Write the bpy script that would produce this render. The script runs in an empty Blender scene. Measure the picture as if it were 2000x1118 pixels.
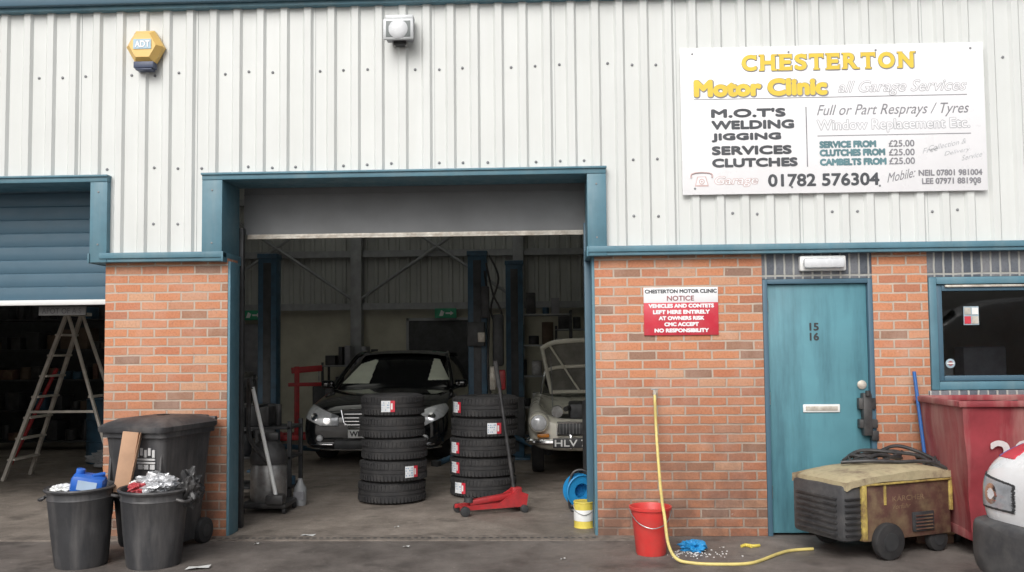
import bpy, bmesh, math, random
from mathutils import Matrix, Vector, Euler
R=math.radians
random.seed(7)
scene=bpy.context.scene
COL=bpy.context.collection
# ------------------------------------------------------------ materials
def ramp(nt,src,stops,interp='LINEAR'):
    r=nt.nodes.new('ShaderNodeValToRGB'); r.color_ramp.interpolation=interp
    e=r.color_ramp.elements
    while len(e)<len(stops): e.new(0.5)
    for i,(p,c) in enumerate(stops):
        e[i].position=p; e[i].color=c if len(c)==4 else (*c,1)
    nt.links.new(src,r.inputs[0]); return r
def mixc(nt,f,a,b,mode='MIX'):
    m=nt.nodes.new('ShaderNodeMix'); m.data_type='RGBA'; m.blend_type=mode
    for s,v in ((m.inputs[0],f),(m.inputs[6],a),(m.inputs[7],b)):
        if hasattr(v,'is_linked') or hasattr(v,'links'): nt.links.new(v,s)
        elif isinstance(v,(int,float)): s.default_value=v
        else: s.default_value=v if len(v)==4 else (*v,1)
    return m.outputs[2]
def noise(nt,co,scale,detail=4,rough=.6,stretch=None):
    if stretch:
        mp=nt.nodes.new('ShaderNodeMapping'); mp.inputs['Scale'].default_value=stretch
        nt.links.new(co,mp.inputs[0]); co=mp.outputs[0]
    n=nt.nodes.new('ShaderNodeTexNoise'); n.inputs['Scale'].default_value=scale
    n.inputs['Detail'].default_value=detail; n.inputs['Roughness'].default_value=rough
    nt.links.new(co,n.inputs['Vector']); return n.outputs['Fac']
MC={}
def M(name,col,rough=.6,metal=0,var=.18,vs=4,bump=.0,bs=60,dirt=0,dcol=(.06,.05,.04),ds=3,streak=False,dth=.5,coat=0):
    if name in MC: return MC[name]
    m=bpy.data.materials.new(name); m.use_nodes=True; nt=m.node_tree
    p=nt.nodes['Principled BSDF']
    tc=nt.nodes.new('ShaderNodeTexCoord').outputs['Object']
    n=noise(nt,tc,vs)
    lo=tuple(c*(1-var) for c in col); hi=tuple(min(1,c*(1+var)) for c in col)
    c=ramp(nt,n,[(.3,lo),(.7,hi)]).outputs[0]
    if dirt:
        dn=noise(nt,tc,ds,6,.65,(1,1,.12) if streak else None)
        f=ramp(nt,dn,[(dth-.08,(0,0,0)),(dth+.16,(dirt,)*3)]).outputs[0]
        c=mixc(nt,f,c,dcol)
    nt.links.new(c,p.inputs['Base Color'])
    rr=ramp(nt,noise(nt,tc,vs*2.3),[(.3,(max(0,rough-.1),)*3),(.7,(min(1,rough+.1),)*3)]).outputs[0]
    nt.links.new(rr,p.inputs['Roughness'])
    p.inputs['Metallic'].default_value=metal
    p.inputs['Coat Weight'].default_value=coat
    if bump:
        b=nt.nodes.new('ShaderNodeBump'); b.inputs['Strength'].default_value=bump; b.inputs['Distance'].default_value=.01
        nt.links.new(noise(nt,tc,bs),b.inputs['Height']); nt.links.new(b.outputs[0],p.inputs['Normal'])
    MC[name]=m; return m
def brick_mat(name,stops,mortar,bw,rh,off,ms=.009,soil=True):
    m=bpy.data.materials.new(name); m.use_nodes=True; nt=m.node_tree; L=nt.links
    p=nt.nodes['Principled BSDF']; p.inputs['Roughness'].default_value=.85
    tc=nt.nodes.new('ShaderNodeTexCoord').outputs['Object']
    ge=nt.nodes.new('ShaderNodeNewGeometry')
    s=nt.nodes.new('ShaderNodeSeparateXYZ'); L.new(tc,s.inputs[0])
    sn=nt.nodes.new('ShaderNodeSeparateXYZ'); L.new(ge.outputs['Normal'],sn.inputs[0])
    ab=nt.nodes.new('ShaderNodeMath'); ab.operation='ABSOLUTE'; L.new(sn.outputs[0],ab.inputs[0])
    gt=nt.nodes.new('ShaderNodeMath'); gt.operation='GREATER_THAN'; gt.inputs[1].default_value=.5; L.new(ab.outputs[0],gt.inputs[0])
    mx=nt.nodes.new('ShaderNodeMix'); L.new(gt.outputs[0],mx.inputs[0]); L.new(s.outputs[0],mx.inputs[2]); L.new(s.outputs[1],mx.inputs[3])
    cb=nt.nodes.new('ShaderNodeCombineXYZ'); L.new(mx.outputs[0],cb.inputs[0]); L.new(s.outputs[2],cb.inputs[1])
    wn=nt.nodes.new('ShaderNodeTexNoise'); wn.inputs['Scale'].default_value=9; L.new(tc,wn.inputs['Vector'])
    wv=nt.nodes.new('ShaderNodeVectorMath'); wv.operation='MULTIPLY_ADD'; wv.inputs[1].default_value=(.014,.010,0); L.new(wn.outputs['Color'],wv.inputs[0]); L.new(cb.outputs[0],wv.inputs[2])
    b=nt.nodes.new('ShaderNodeTexBrick'); b.offset=off; b.squash=1
    L.new(wv.outputs[0],b.inputs['Vector'])
    b.inputs['Color1'].default_value=(0,0,0,1); b.inputs['Color2'].default_value=(1,1,1,1); b.inputs['Mortar'].default_value=(0,0,0,1)
    b.inputs['Scale'].default_value=1; b.inputs['Mortar Size'].default_value=ms; b.inputs['Mortar Smooth'].default_value=.4
    b.inputs['Brick Width'].default_value=bw; b.inputs['Row Height'].default_value=rh
    c=ramp(nt,b.outputs['Color'],stops).outputs[0]
    fn=noise(nt,tc,55,5,.7)
    c=mixc(nt,.7,c,ramp(nt,fn,[(.25,(.6,.56,.54)),(.55,(1,1,1))]).outputs[0],'MULTIPLY')
    ef=ramp(nt,noise(nt,tc,2.3,6,.7),[(.48,(0,0,0)),(.75,(.45,.45,.45))]).outputs[0]
    c=mixc(nt,ef,c,(.60,.43,.35) if soil else (.3,.31,.32))
    mo=mixc(nt,noise(nt,tc,6),mortar,tuple(v*.6 for v in mortar))
    c=mixc(nt,b.outputs['Fac'],c,mo)
    if soil:
        z=nt.nodes.new('ShaderNodeMapRange'); z.inputs['From Min'].default_value=0.0; z.inputs['From Max'].default_value=1.4; z.inputs['To Min'].default_value=.85; z.inputs['To Max'].default_value=0
        L.new(s.outputs[2],z.inputs['Value'])
        q=nt.nodes.new('ShaderNodeMath'); q.operation='MULTIPLY'; L.new(z.outputs[0],q.inputs[0])
        L.new(ramp(nt,noise(nt,tc,3.1,6,.7),[(.33,(.15,.15,.15)),(.6,(1,1,1))]).outputs[0],q.inputs[1])
        c=mixc(nt,q.outputs[0],c,(.13,.08,.062))
        q2=ramp(nt,noise(nt,tc,11,5,.7),[(.62,(0,0,0)),(.74,(.6,.6,.6))]).outputs[0]
        c=mixc(nt,q2,c,(.21,.12,.085))
        q3=ramp(nt,noise(nt,tc,26,4,.6),[(.68,(0,0,0)),(.75,(.6,.6,.6))]).outputs[0]
        c=mixc(nt,q3,c,(.66,.58,.52))
    L.new(c,p.inputs['Base Color'])
    bp=nt.nodes.new('ShaderNodeBump'); bp.inputs['Strength'].default_value=.6; bp.inputs['Distance'].default_value=.008
    inv=nt.nodes.new('ShaderNodeMath'); inv.operation='SUBTRACT'; inv.inputs[0].default_value=1; L.new(b.outputs['Fac'],inv.inputs[1])
    ad=nt.nodes.new('ShaderNodeMath'); ad.operation='MULTIPLY_ADD'; ad.inputs[1].default_value=.35; L.new(fn,ad.inputs[0]); L.new(inv.outputs[0],ad.inputs[2])
    L.new(ad.outputs[0],bp.inputs['Height']); L.new(bp.outputs[0],p.inputs['Normal'])
    return m
mBrick=brick_mat('orange_brick',[(0,(.28,.17,.125)),(.10,(.36,.19,.12)),(.16,(.52,.21,.11)),(.40,(.58,.25,.13)),(.55,(.51,.195,.105)),(.75,(.61,.29,.16)),(.9,(.44,.18,.105)),(1,(.60,.34,.21))],(.60,.49,.40),.225,.075,.5)
mSold=brick_mat('blue_soldier_brick',[(0,(.085,.10,.125)),(.5,(.15,.165,.19)),(1,(.21,.215,.23))],(.50,.50,.47),.075,.30,0,.010,False)
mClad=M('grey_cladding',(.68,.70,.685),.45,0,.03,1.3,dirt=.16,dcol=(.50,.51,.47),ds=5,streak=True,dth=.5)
mBlue=M('blue_trim_paint',(.092,.21,.272),.5,0,.12,5,dirt=.5,dcol=(.19,.28,.315),ds=5,streak=True,dth=.54)
mBlueD=M('blue_shutter_paint',(.068,.142,.20),.5,0,.10,3,dirt=.3,dcol=(.05,.08,.10),ds=3)
mDoor=M('teal_door_paint',(.10,.27,.325),.45,0,.12,2.2,dirt=.75,dcol=(.035,.105,.14),ds=4.5,streak=True,dth=.55)
mGreyS=M('grey_shutter_paint',(.17,.178,.185),.55,0,.06,2,dirt=.25,dcol=(.11,.11,.11),ds=3)
mAlu=M('dirty_aluminium',(.58,.55,.49),.45,.2,.25,9,dirt=.5,dcol=(.25,.18,.12),ds=14)
mWhite=M('white_paint',(.80,.81,.80),.4,0,.05,3,dirt=.2,dcol=(.6,.59,.55),ds=5)
mSignW=M('sign_white',(.86,.86,.88),.3,0,.02,2,dirt=.12,dcol=(.7,.71,.72),ds=3)
mBlack=M('black_plastic',(.03,.03,.032),.45,0,.3,6,dirt=.4,dcol=(.12,.115,.11),ds=6)
mBinB=M('weathered_black_plastic',(.042,.043,.047),.5,0,.3,4,bump=.15,dirt=.55,dcol=(.19,.18,.175),ds=5,streak=True,dth=.55)
mRub=M('tyre_rubber',(.026,.026,.028),.75,0,.25,8,dirt=.35,dcol=(.065,.06,.055),ds=9)
mSteel=M('worn_steel',(.38,.38,.38),.4,.7,.25,9,dirt=.4,dcol=(.12,.09,.07),ds=12)
mChrome=M('chrome',(.85,.85,.86),.15,1,.05,5)
mDark=M('dark_steel',(.05,.052,.055),.5,.2,.3,8)
mPost=M('lift_post_paint',(.04,.10,.16),.45,0,.2,5,dirt=.4,dcol=(.025,.03,.04),ds=8)
mCarK=M('black_car_paint',(.010,.011,.013),.12,0,.1,3,coat=1)
mGlassK=M('dark_car_glass',(.012,.013,.014),.05,0,.1,3)
mCream=M('cream_car_paint',(.80,.78,.68),.3,0,.06,3,coat=.5,dirt=.2,dcol=(.5,.46,.36),ds=6)
mVan=M('white_van_paint',(.80,.81,.83),.25,0,.03,3,coat=.6,dirt=.25,dcol=(.55,.53,.5),ds=6)
mRed=M('red_paint',(.45,.03,.035),.45,0,.2,5,dirt=.5,dcol=(.14,.035,.035),ds=9)
mRedBin=M('scuffed_red_steel',(.27,.035,.045),.65,0,.3,3,bump=.3,bs=9,dirt=.85,dcol=(.40,.21,.19),ds=5,streak=True,dth=.50)
mRedBk=M('red_bucket_plastic',(.66,.05,.045),.4,0,.12,5,dirt=.3,dcol=(.4,.1,.08),ds=9)
mYel=M('yellow_plastic',(.74,.60,.10),.45,0,.15,5,dirt=.3,dcol=(.4,.33,.12),ds=30)
mYelS=M('sign_yellow',(.80,.58,.07),.4,0,.08,6)
mTxt=M('sign_dark_lettering',(.07,.075,.085),.5,0,.2,6)
mTxtG=M('sign_grey_lettering',(.24,.24,.26),.5,0,.2,8)
mTxtF=M('sign_faded_lettering',(.50,.51,.53),.5,0,.15,8)
mTeal=M('sign_teal_lettering',(.12,.24,.27),.5,0,.2,8)
mRedF=M('faded_red_lettering',(.58,.44,.43),.5,0,.2,8)
mNR=M('notice_red',(.58,.03,.055),.4,0,.08,6,dirt=.2,dcol=(.55,.2,.2),ds=8)
mNG=M('notice_dull_red',(.30,.10,.11),.5,0,.2,8)
mCard=M('cardboard',(.50,.31,.20),.85,0,.12,6,bump=.1)
mDCard=M('grimy_board',(.12,.085,.06),.85,0,.2,6)
mBluP=M('blue_plastic',(.03,.14,.55),.35,0,.12,6)
mBluC=M('cyan_blue_plastic',(.02,.25,.55),.4,0,.12,6)
mFoil=M('crumpled_silver',(.6,.61,.63),.3,.6,.3,9,bump=1,bs=30)
mConc=M('blockwork_cream_paint',(.56,.54,.44),.8,0,.12,1.5,bump=.15,bs=25,dirt=.4,dcol=(.33,.31,.25),ds=2)
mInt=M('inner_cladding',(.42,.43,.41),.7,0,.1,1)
mSeal=M('galvanised_steel',(.32,.33,.34),.5,.3,.15,7)
mAlarm=M('alarm_yellow',(.80,.53,.17),.4,0,.05,5)
mNavy=M('navy_plastic',(.06,.08,.14),.4,0,.1,5)
mLens=M('frosted_lens',(.66,.68,.70),.25,0,.05,9)
mHL=M('headlamp_glass',(.80,.82,.85),.12,.1,.15,20)
mHLg=M('headlamp_grey_glass',(.42,.44,.47),.1,.2,.2,20)  # darker grey lens glass beside the reflector discs
mAmb=M('amber_lens',(.7,.25,.03),.3)
mMar=M('maroon_machine_paint',(.105,.05,.04),.6,0,.35,5,bump=.25,bs=20,dirt=.75,dcol=(.24,.18,.10),ds=6,dth=.54)
mMTop=M('worn_yellow_cover',(.50,.43,.27),.7,0,.3,6,bump=.2,bs=20,dirt=.95,dcol=(.15,.105,.075),ds=6,dth=.53)
mYelW=M('worn_yellow_paint',(.56,.43,.12),.55,0,.2,6,dirt=.9,dcol=(.13,.07,.05),ds=11,dth=.48)
mHose=M('yellow_hose',(.70,.58,.20),.5,0,.15,7,dirt=.3,dcol=(.38,.31,.16),ds=15)
mGreen=M('exit_green',(.03,.30,.16),.4)
mBlu2=M('blue_handle_paint',(.02,.12,.38),.4,0,.1,8,dirt=.3,dcol=(.1,.1,.12),ds=20)
mWood=M('aluminium_ladder',(.60,.56,.50),.5,.2,.15,8,dirt=.4,dcol=(.35,.3,.25),ds=10)
mUnder=M('bonnet_underside',(.22,.215,.19),.6,0,.2,6,dirt=.4,dcol=(.1,.09,.08),ds=8)
def glass_mat():
    m=bpy.data.materials.new('window_glass'); m.use_nodes=True; nt=m.node_tree; nt.nodes.clear()
    o=nt.nodes.new('ShaderNodeOutputMaterial'); t=nt.nodes.new('ShaderNodeBsdfTransparent'); t.inputs[0].default_value=(.5,.53,.55,1)
    g=nt.nodes.new('ShaderNodeBsdfGlossy'); g.inputs['Roughness'].default_value=.03
    f=nt.nodes.new('ShaderNodeFresnel'); f.inputs[0].default_value=1.5
    x=nt.nodes.new('ShaderNodeMixShader'); nt.links.new(f.outputs[0],x.inputs[0]); nt.links.new(t.outputs[0],x.inputs[1]); nt.links.new(g.outputs[0],x.inputs[2]); nt.links.new(x.outputs[0],o.inputs[0]); return m
mGlass=glass_mat()
def trans_mat():
    m=bpy.data.materials.new('added_rooflight_sheet'); m.use_nodes=True; nt=m.node_tree; nt.nodes.clear()
    o=nt.nodes.new('ShaderNodeOutputMaterial'); t=nt.nodes.new('ShaderNodeBsdfTranslucent'); t.inputs[0].default_value=(.5,.51,.47,1)
    nt.links.new(t.outputs[0],o.inputs[0]); return m
mAddedRoofL=trans_mat()
def ground_mat(name,base,dark,light,wet=.45):
    m=bpy.data.materials.new(name); m.use_nodes=True; nt=m.node_tree; L=nt.links
    p=nt.nodes['Principled BSDF']
    tc=nt.nodes.new('ShaderNodeTexCoord').outputs['Object']
    big=noise(nt,tc,.9,8,.65); med=noise(nt,tc,5,8,.7); fine=noise(nt,tc,140,3,.7)
    c=ramp(nt,big,[(.32,dark),(.52,base),(.72,light)]).outputs[0]
    c=mixc(nt,.6,c,ramp(nt,med,[(.3,(.42,.40,.39)),(.6,(1,1,1))]).outputs[0],'MULTIPLY')
    c=mixc(nt,.8,c,ramp(nt,fine,[(.3,(.5,.5,.5)),(.5,(1,1,1)),(.75,(1.5,1.45,1.4))]).outputs[0],'MULTIPLY')
    st=ramp(nt,noise(nt,tc,2.6,5,.55),[(.58,(0,0,0)),(.66,(.6,.6,.6))]).outputs[0]
    c=mixc(nt,st,c,tuple(x*.6 for x in dark))
    v=nt.nodes.new('ShaderNodeTexVoronoi'); v.inputs['Scale'].default_value=7; L.new(tc,v.inputs['Vector'])
    sp=ramp(nt,v.outputs['Distance'],[(.04,(.7,.7,.7)),(.06,(0,0,0))]).outputs[0]
    c=mixc(nt,sp,c,tuple(x*1.7 for x in light))
    L.new(c,p.inputs['Base Color'])
    r=ramp(nt,noise(nt,tc,1.7,7,.7),[(.38,(wet,)*3),(.6,(.85,)*3)]).outputs[0]; L.new(r,p.inputs['Roughness'])
    b=nt.nodes.new('ShaderNodeBump'); b.inputs['Strength'].default_value=.5; b.inputs['Distance'].default_value=.006; L.new(fine,b.inputs['Height']); L.new(b.outputs[0],p.inputs['Normal'])
    return m
mTar=ground_mat('tarmac',(.175,.155,.142),(.10,.088,.081),(.24,.215,.195),.4)
mFloor=ground_mat('workshop_concrete',(.26,.225,.195),(.15,.128,.11),(.34,.295,.255),.5)
# ------------------------------------------------------------ mesh builder
class B:
    def __init__(s): s.bm=bmesh.new(); s.mats=[]
    def mi(s,m):
        if m not in s.mats: s.mats.append(m)
        return s.mats.index(m)
    def add(s,tb,mat,mx=None):
        i=s.mi(mat)
        for f in tb.faces: f.material_index=i
        if mx is not None: tb.transform(mx)
        me=bpy.data.meshes.new('t'); tb.to_mesh(me); tb.free(); s.bm.from_mesh(me); bpy.data.meshes.remove(me); return s
    def box(s,x0,x1,y0,y1,z0,z1,mat,bev=0,rot=None):
        tb=bmesh.new(); bmesh.ops.create_cube(tb,size=1)
        for v in tb.verts: v.co=Vector((v.co.x*(x1-x0),v.co.y*(y1-y0),v.co.z*(z1-z0)))
        if bev: bmesh.ops.bevel(tb,geom=tb.edges[:],offset=bev,segments=2,affect='EDGES',profile=.5)
        c=Vector(((x0+x1)/2,(y0+y1)/2,(z0+z1)/2)); mx=Matrix.Translation(c)
        if rot: mx=mx@Euler([R(a) for a in rot]).to_matrix().to_4x4()
        return s.add(tb,mat,mx)
    def cyl(s,p0,p1,r0,mat,r1=None,seg=20,bev=0):
        r1=r0 if r1 is None else r1
        p0=Vector(p0);p1=Vector(p1);d=p1-p0
        tb=bmesh.new(); bmesh.ops.create_cone(tb,cap_ends=True,segments=seg,radius1=r0,radius2=r1,depth=d.length)
        if bev:
            ed=[e for e in tb.edges if len(e.link_faces)==2 and any(len(f.verts)>4 for f in e.link_faces)]
            bmesh.ops.bevel(tb,geom=ed,offset=bev,segments=2,affect='EDGES',profile=.5)
        q=Vector((0,0,1)).rotation_difference(d.normalized())
        return s.add(tb,mat,Matrix.Translation((p0+p1)/2)@q.to_matrix().to_4x4())
    def lathe(s,prof,mat,c=(0,0,0),axis=(0,0,1),seg=32,wob=0):
        tb=bmesh.new(); rings=[]
        for (r,z) in prof:
            ring=[]
            for k in range(seg):
                a=2*math.pi*k/seg; rr=r*(1+wob*math.sin(3*a+z*9)+wob*.6*math.sin(5*a+2))
                ring.append(tb.verts.new((rr*math.cos(a),rr*math.sin(a),z)))
            rings.append(ring)
        for i in range(len(rings)-1):
            for k in range(seg):
                k2=(k+1)%seg
                tb.faces.new((rings[i][k],rings[i][k2],rings[i+1][k2],rings[i+1][k]))
        bmesh.ops.remove_doubles(tb,verts=tb.verts[:],dist=1e-5)
        q=Vector((0,0,1)).rotation_difference(Vector(axis).normalized())
        return s.add(tb,mat,Matrix.Translation(c)@q.to_matrix().to_4x4())
    def tube(s,pts,r,mat,seg=8,sub=6):
        P=[Vector(p) for p in pts]
        if sub>1 and len(P)>2:
            Q=[]
            n=len(P)
            for i in range(n-1):
                p0=P[max(i-1,0)];p1=P[i];p2=P[i+1];p3=P[min(i+2,n-1)]
                for k in range(sub):
                    t=k/sub
                    Q.append(.5*((2*p1)+(-p0+p2)*t+(2*p0-5*p1+4*p2-p3)*t*t+(-p0+3*p1-3*p2+p3)*t**3))
            Q.append(P[-1]);P=Q
        tb=bmesh.new();rings=[];up=None
        for i,p in enumerate(P):
            d=(P[min(i+1,len(P)-1)]-P[max(i-1,0)]).normalized()
            if up is None: up=d.orthogonal().normalized()
            up=(up-d*up.dot(d))
            up=up.normalized() if up.length>1e-5 else d.orthogonal().normalized()
            w=d.cross(up)
            rings.append([tb.verts.new(p+r*(math.cos(2*math.pi*k/seg)*up+math.sin(2*math.pi*k/seg)*w)) for k in range(seg)])
        for i in range(len(rings)-1):
            for k in range(seg):
                k2=(k+1)%seg; tb.faces.new((rings[i][k],rings[i][k2],rings[i+1][k2],rings[i+1][k]))
        tb.faces.new(rings[0][::-1]);tb.faces.new(rings[-1])
        return s.add(tb,mat)
    def poly(s,pts,mat,ext=None):
        tb=bmesh.new(); f=tb.faces.new([tb.verts.new(p) for p in pts])
        if ext:
            r=bmesh.ops.extrude_face_region(tb,geom=[f]); bmesh.ops.translate(tb,vec=Vector(ext),verts=[v for v in r['geom'] if isinstance(v,bmesh.types.BMVert)])
            bmesh.ops.recalc_face_normals(tb,faces=tb.faces[:])
        return s.add(tb,mat)
    def grid(s,rows,mat):
        tb=bmesh.new(); V=[[tb.verts.new(p) for p in r] for r in rows]
        for i in range(len(V)-1):
            for j in range(len(V[0])-1): tb.faces.new((V[i][j],V[i][j+1],V[i+1][j+1],V[i+1][j]))
        return s.add(tb,mat)
    def loft(s,secs,mat):
        tb=bmesh.new();rings=[]
        for y,h in secs:
            full=[(x,z) for x,z in h]+[(-x,z) for x,z in h[::-1] if x>1e-6]
            rings.append([tb.verts.new((x,y,z)) for x,z in full])
        n=len(rings[0])
        for i in range(len(rings)-1):
            for k in range(n):
                k2=(k+1)%n; tb.faces.new((rings[i][k],rings[i][k2],rings[i+1][k2],rings[i+1][k]))
        tb.faces.new(rings[0][::-1]);tb.faces.new(rings[-1])
        bmesh.ops.recalc_face_normals(tb,faces=tb.faces[:])
        return s.add(tb,mat)
    def text(s,txt,x0,x1,z0,z1,y,mat,bold=0,shear=0,outline=None,ow=.0,mx=None,ext=.0012,rise=0,dx0=0,dz0=0):
        """fit the string into x0..x1 / z0..z1 on a plane facing -Y; weight is built from slightly shifted layers"""
        cu=bpy.data.curves.new('t','FONT'); cu.body=txt; cu.size=1; cu.shear=shear; cu.resolution_u=4
        o=bpy.data.objects.new('t',cu); COL.objects.link(o)
        dg=bpy.context.evaluated_depsgraph_get(); me=bpy.data.meshes.new_from_object(o.evaluated_get(dg))
        bpy.data.objects.remove(o); bpy.data.curves.remove(cu)
        xs=[v.co.x for v in me.vertices]; ys=[v.co.y for v in me.vertices]
        ax,bx,ay,by=min(xs),max(xs),min(ys),max(ys)
        h=z1-z0; bo=bold*h; x0+=bo; x1-=bo; z0+=bo; z1-=bo
        sx=(x1-x0)/(bx-ax); sy=(z1-z0)/(by-ay)
        def put(dx,dz,e,mt):
            T=Matrix(((sx,0,0,x0-ax*sx+dx),(0,0,-1,y-e),(rise*sx,sy,0,z0-ay*sy-rise*ax*sx+dz),(0,0,0,1)))
            if mx is not None: T=mx@T
            tb=bmesh.new(); tb.from_mesh(me); s.add(tb,mt,T)
        D=[(0,0)] if not bold else [(0,0),(1,0),(-1,0),(0,1),(0,-1),(.7,.7),(-.7,-.7),(-.7,.7),(.7,-.7)]
        for i,(dx,dz) in enumerate(D): put(dx*bo,dz*bo,ext+i*.00012,mat)
        if outline:
            oo=(bold+ow)*h
            for i in range(12): a=R(30*i); put(oo*math.cos(a)+dx0,oo*math.sin(a)+dz0,.0001+i*.00007,outline)
        bpy.data.meshes.remove(me)
        return s
    def obj(s,name,parent=None,loc=(0,0,0),rot=(0,0,0),sub=0,label=None,category=None,group=None,kind=None,ang=35,zs=1):
        bm=s.bm
        if zs!=1:
            for v in bm.verts: v.co.z*=zs
        bm.normal_update()
        for f in bm.faces: f.smooth=True
        for e in bm.edges:
            if len(e.link_faces)==2:
                if e.calc_face_angle(0)>R(ang): e.smooth=False
        me=bpy.data.meshes.new(name); bm.to_mesh(me); bm.free()
        for m in s.mats: me.materials.append(m)
        o=bpy.data.objects.new(name,me); COL.objects.link(o)
        o.location=loc; o.rotation_euler=[R(a) for a in rot]
        if parent: o.parent=parent
        if sub:
            md=o.modifiers.new('sub','SUBSURF'); md.levels=sub; md.render_levels=sub
        for k,v in (('label',label),('category',category),('group',group),('kind',kind)):
            if v: o[k]=v
        return o
def root(name,loc,label,category,rot=(0,0,0),group=None):
    o=bpy.data.objects.new(name,None); COL.objects.link(o); o.empty_display_size=.1
    o.location=loc; o.rotation_euler=[R(a) for a in rot]; o['label']=label; o['category']=category
    if group: o['group']=group
    return o
def skin_patches(body,parent,jobs,lvl=5):
    """panels that follow a car body's surface: each job = (name, f(x,y,z)->material or None, offset)"""
    md=body.modifiers[0]; old=md.levels; md.levels=lvl
    dg=bpy.context.evaluated_depsgraph_get(); dg.update(); me=bpy.data.meshes.new_from_object(body.evaluated_get(dg)); md.levels=old
    vs_=[v.co.copy() for v in me.vertices]; ns=[v.normal.copy() for v in me.vertices]
    for name,fn,off in jobs:
        bm=bmesh.new(); mats=[]; vm={}
        for p in me.polygons:
            c=p.center; m=fn(c.x,c.y,c.z)
            if m is None: continue
            if m not in mats: mats.append(m)
            vv=[]
            for i in p.vertices:
                if i not in vm: vm[i]=bm.verts.new(vs_[i]+ns[i]*off)
                vv.append(vm[i])
            f=bm.faces.new(vv); f.material_index=mats.index(m); f.smooth=True
        m2=bpy.data.meshes.new(name); bm.to_mesh(m2); bm.free()
        for m in mats: m2.materials.append(m)
        o=bpy.data.objects.new(name,m2); COL.objects.link(o); o.parent=parent
        sd=o.modifiers.new('solid','SOLIDIFY'); sd.thickness=off*1.5; sd.offset=-1
    bpy.data.meshes.remove(me)
# ------------------------------------------------------------ setting
b=B(); b.poly([(-400,-400,0),(400,-400,0),(400,400,0),(-400,400,0)],mTar); b.obj('ground',kind='structure')
b=B(); b.poly([(-11,.03,.005),(1.75,.03,.005),(1.75,9.2,.005),(-11,9.2,.005)],mFloor); b.obj('floor',kind='structure')
b=B(); b.box(-6.9,.9,-.16,.03,-.05,.009,M('threshold_concrete',(.21,.18,.155),.8,0,.25,5,bump=.4,dirt=.7,dcol=(.08,.068,.06),ds=9))
for i in range(60):
    x=-2.9+i*.055; b.box(x,x+.03,-.10,-.07,.008,.0105,mDark)
b.obj('threshold_path',kind='structure')
bld=root('industrial_building',(0,0,0),'grey clad and orange brick industrial workshop unit with blue trim','building')
def wall(x0,x1,z0,z1,m=mBrick,y0=0,y1=.24,name='brick_wall',bev=.003):
    bb=B(); bb.box(x0,x1,y0,y1,z0,z1,m,bev); return bb.obj(name,bld)
wall(-3.69,-2.651,-.05,2.30); wall(.40,1.76,-.05,2.30); wall(2.645,3.085,-.05,2.30)
wall(1.76,2.645,2.068,2.30,mSold,.004,.23,'door_lintel_course'); wall(3.085,4.62,2.07,2.30,mSold,.004,.23,'window_lintel_course')
wall(3.085,4.62,-.05,1.085,mBrick,.003,.23,'brick_wall'); wall(3.06,4.64,1.085,1.155,mSold,-.03,.22,'sill_course')
wall(4.62,7,-.05,2.3); wall(-11.1,-6.84,-.05,2.3)
for x0,x1,z0 in ((-11.1,7,3.05),(.45,7,2.3),(-3.66,-2.85,2.3),(-11.1,-6.85,2.3)):
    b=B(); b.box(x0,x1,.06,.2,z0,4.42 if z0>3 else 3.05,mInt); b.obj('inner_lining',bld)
for a in ((1.75,1.87,.25,9.2,0,5.4),(1.87,6.9,3.2,3.3,0,2.5),(6.9,7,.25,9.2,0,4.4),(-11.1,-11,.25,9.2,0,5.4)):
    b=B(); b.box(*a,mConc); b.obj('partition_wall',bld)
b=B(); b.box(1.87,6.9,.24,3.3,2.5,2.6,mInt); b.obj('office_ceiling',bld)
b=B(); b.box(-11.1,7,9.2,9.4,0,2.3,mConc); b.obj('back_wall',bld)
def clad_profile(x0,x1,y,pitch=.2,ph=.03,rib=.024):
    pts=[(x0,y)]
    k=math.floor((x0-ph)/pitch)
    while ph+k*pitch<x1+.1:
        c=ph+k*pitch
        for dx,dy in ((-.046,0),(-.026,-rib),(.026,-rib),(.046,0)):
            if x0<c+dx<x1: pts.append((c+dx,y+dy))
        k+=1
    pts.append((x1,y)); return pts
def clad(bb,x0,x1,z0,z1,y,mat,**k):
    p=clad_profile(x0,x1,y,**k)
    bb.grid([[(x,yy,z0) for x,yy in p],[(x,yy,z1) for x,yy in p]],mat)
for x0,x1,z0,z1 in ((-11.1,7,2.97,4.42),(-3.66,-2.80,2.30,2.97),(.44,7,2.30,2.97),(-11.1,-6.86,2.30,2.97)):
    b=B(); clad(b,x0,x1,z0,z1,-.03,mClad); b.obj('cladding',bld,ang=20)
mScrew=M('screw_head_grey',(.22,.23,.24),.5)
b=B()
for k in range(-23,35):
    x=.13+k*.2
    for zz,sel in ((3.86,(0,2,3)),(3.06,(0,1,3)),(2.60,(0,3))):
        if k%4 in sel and not(zz<2.9 and (-2.85<x<.5 or x<-3.7)) :
            if zz>3 and zz<3.2 and x<-3.7: continue
            if 1.0<x<3.7 and 2.7<zz<4: continue
            b.lathe([(.012,0),(.012,.004),(.006,.009),(0,.010)],mScrew,(x+random.uniform(-.004,.004),-.03,zz+random.uniform(-.012,.012)),(0,-1,0),10)
o=b.obj('cladding_screws',bld); o['kind']='stuff'
mB=M('sheet_lap_line',(.42,.44,.44),.6)
for x in (-3.97,-2.97,-1.97,-.97,.03,1.03,2.03,3.03,4.03):
    b=B(); z0=3.0 if -2.84<x<.5 or x<-3.7 else 2.34
    b.box(x+.062,x+.065,-.033,-.029,z0,4.4,mB); b.obj('cladding_lap',bld)
b=B(); clad(b,-11,1.75,2.3,5.6,9.17,mInt,rib=.03); b.obj('inner_cladding',bld,ang=20)
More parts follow.
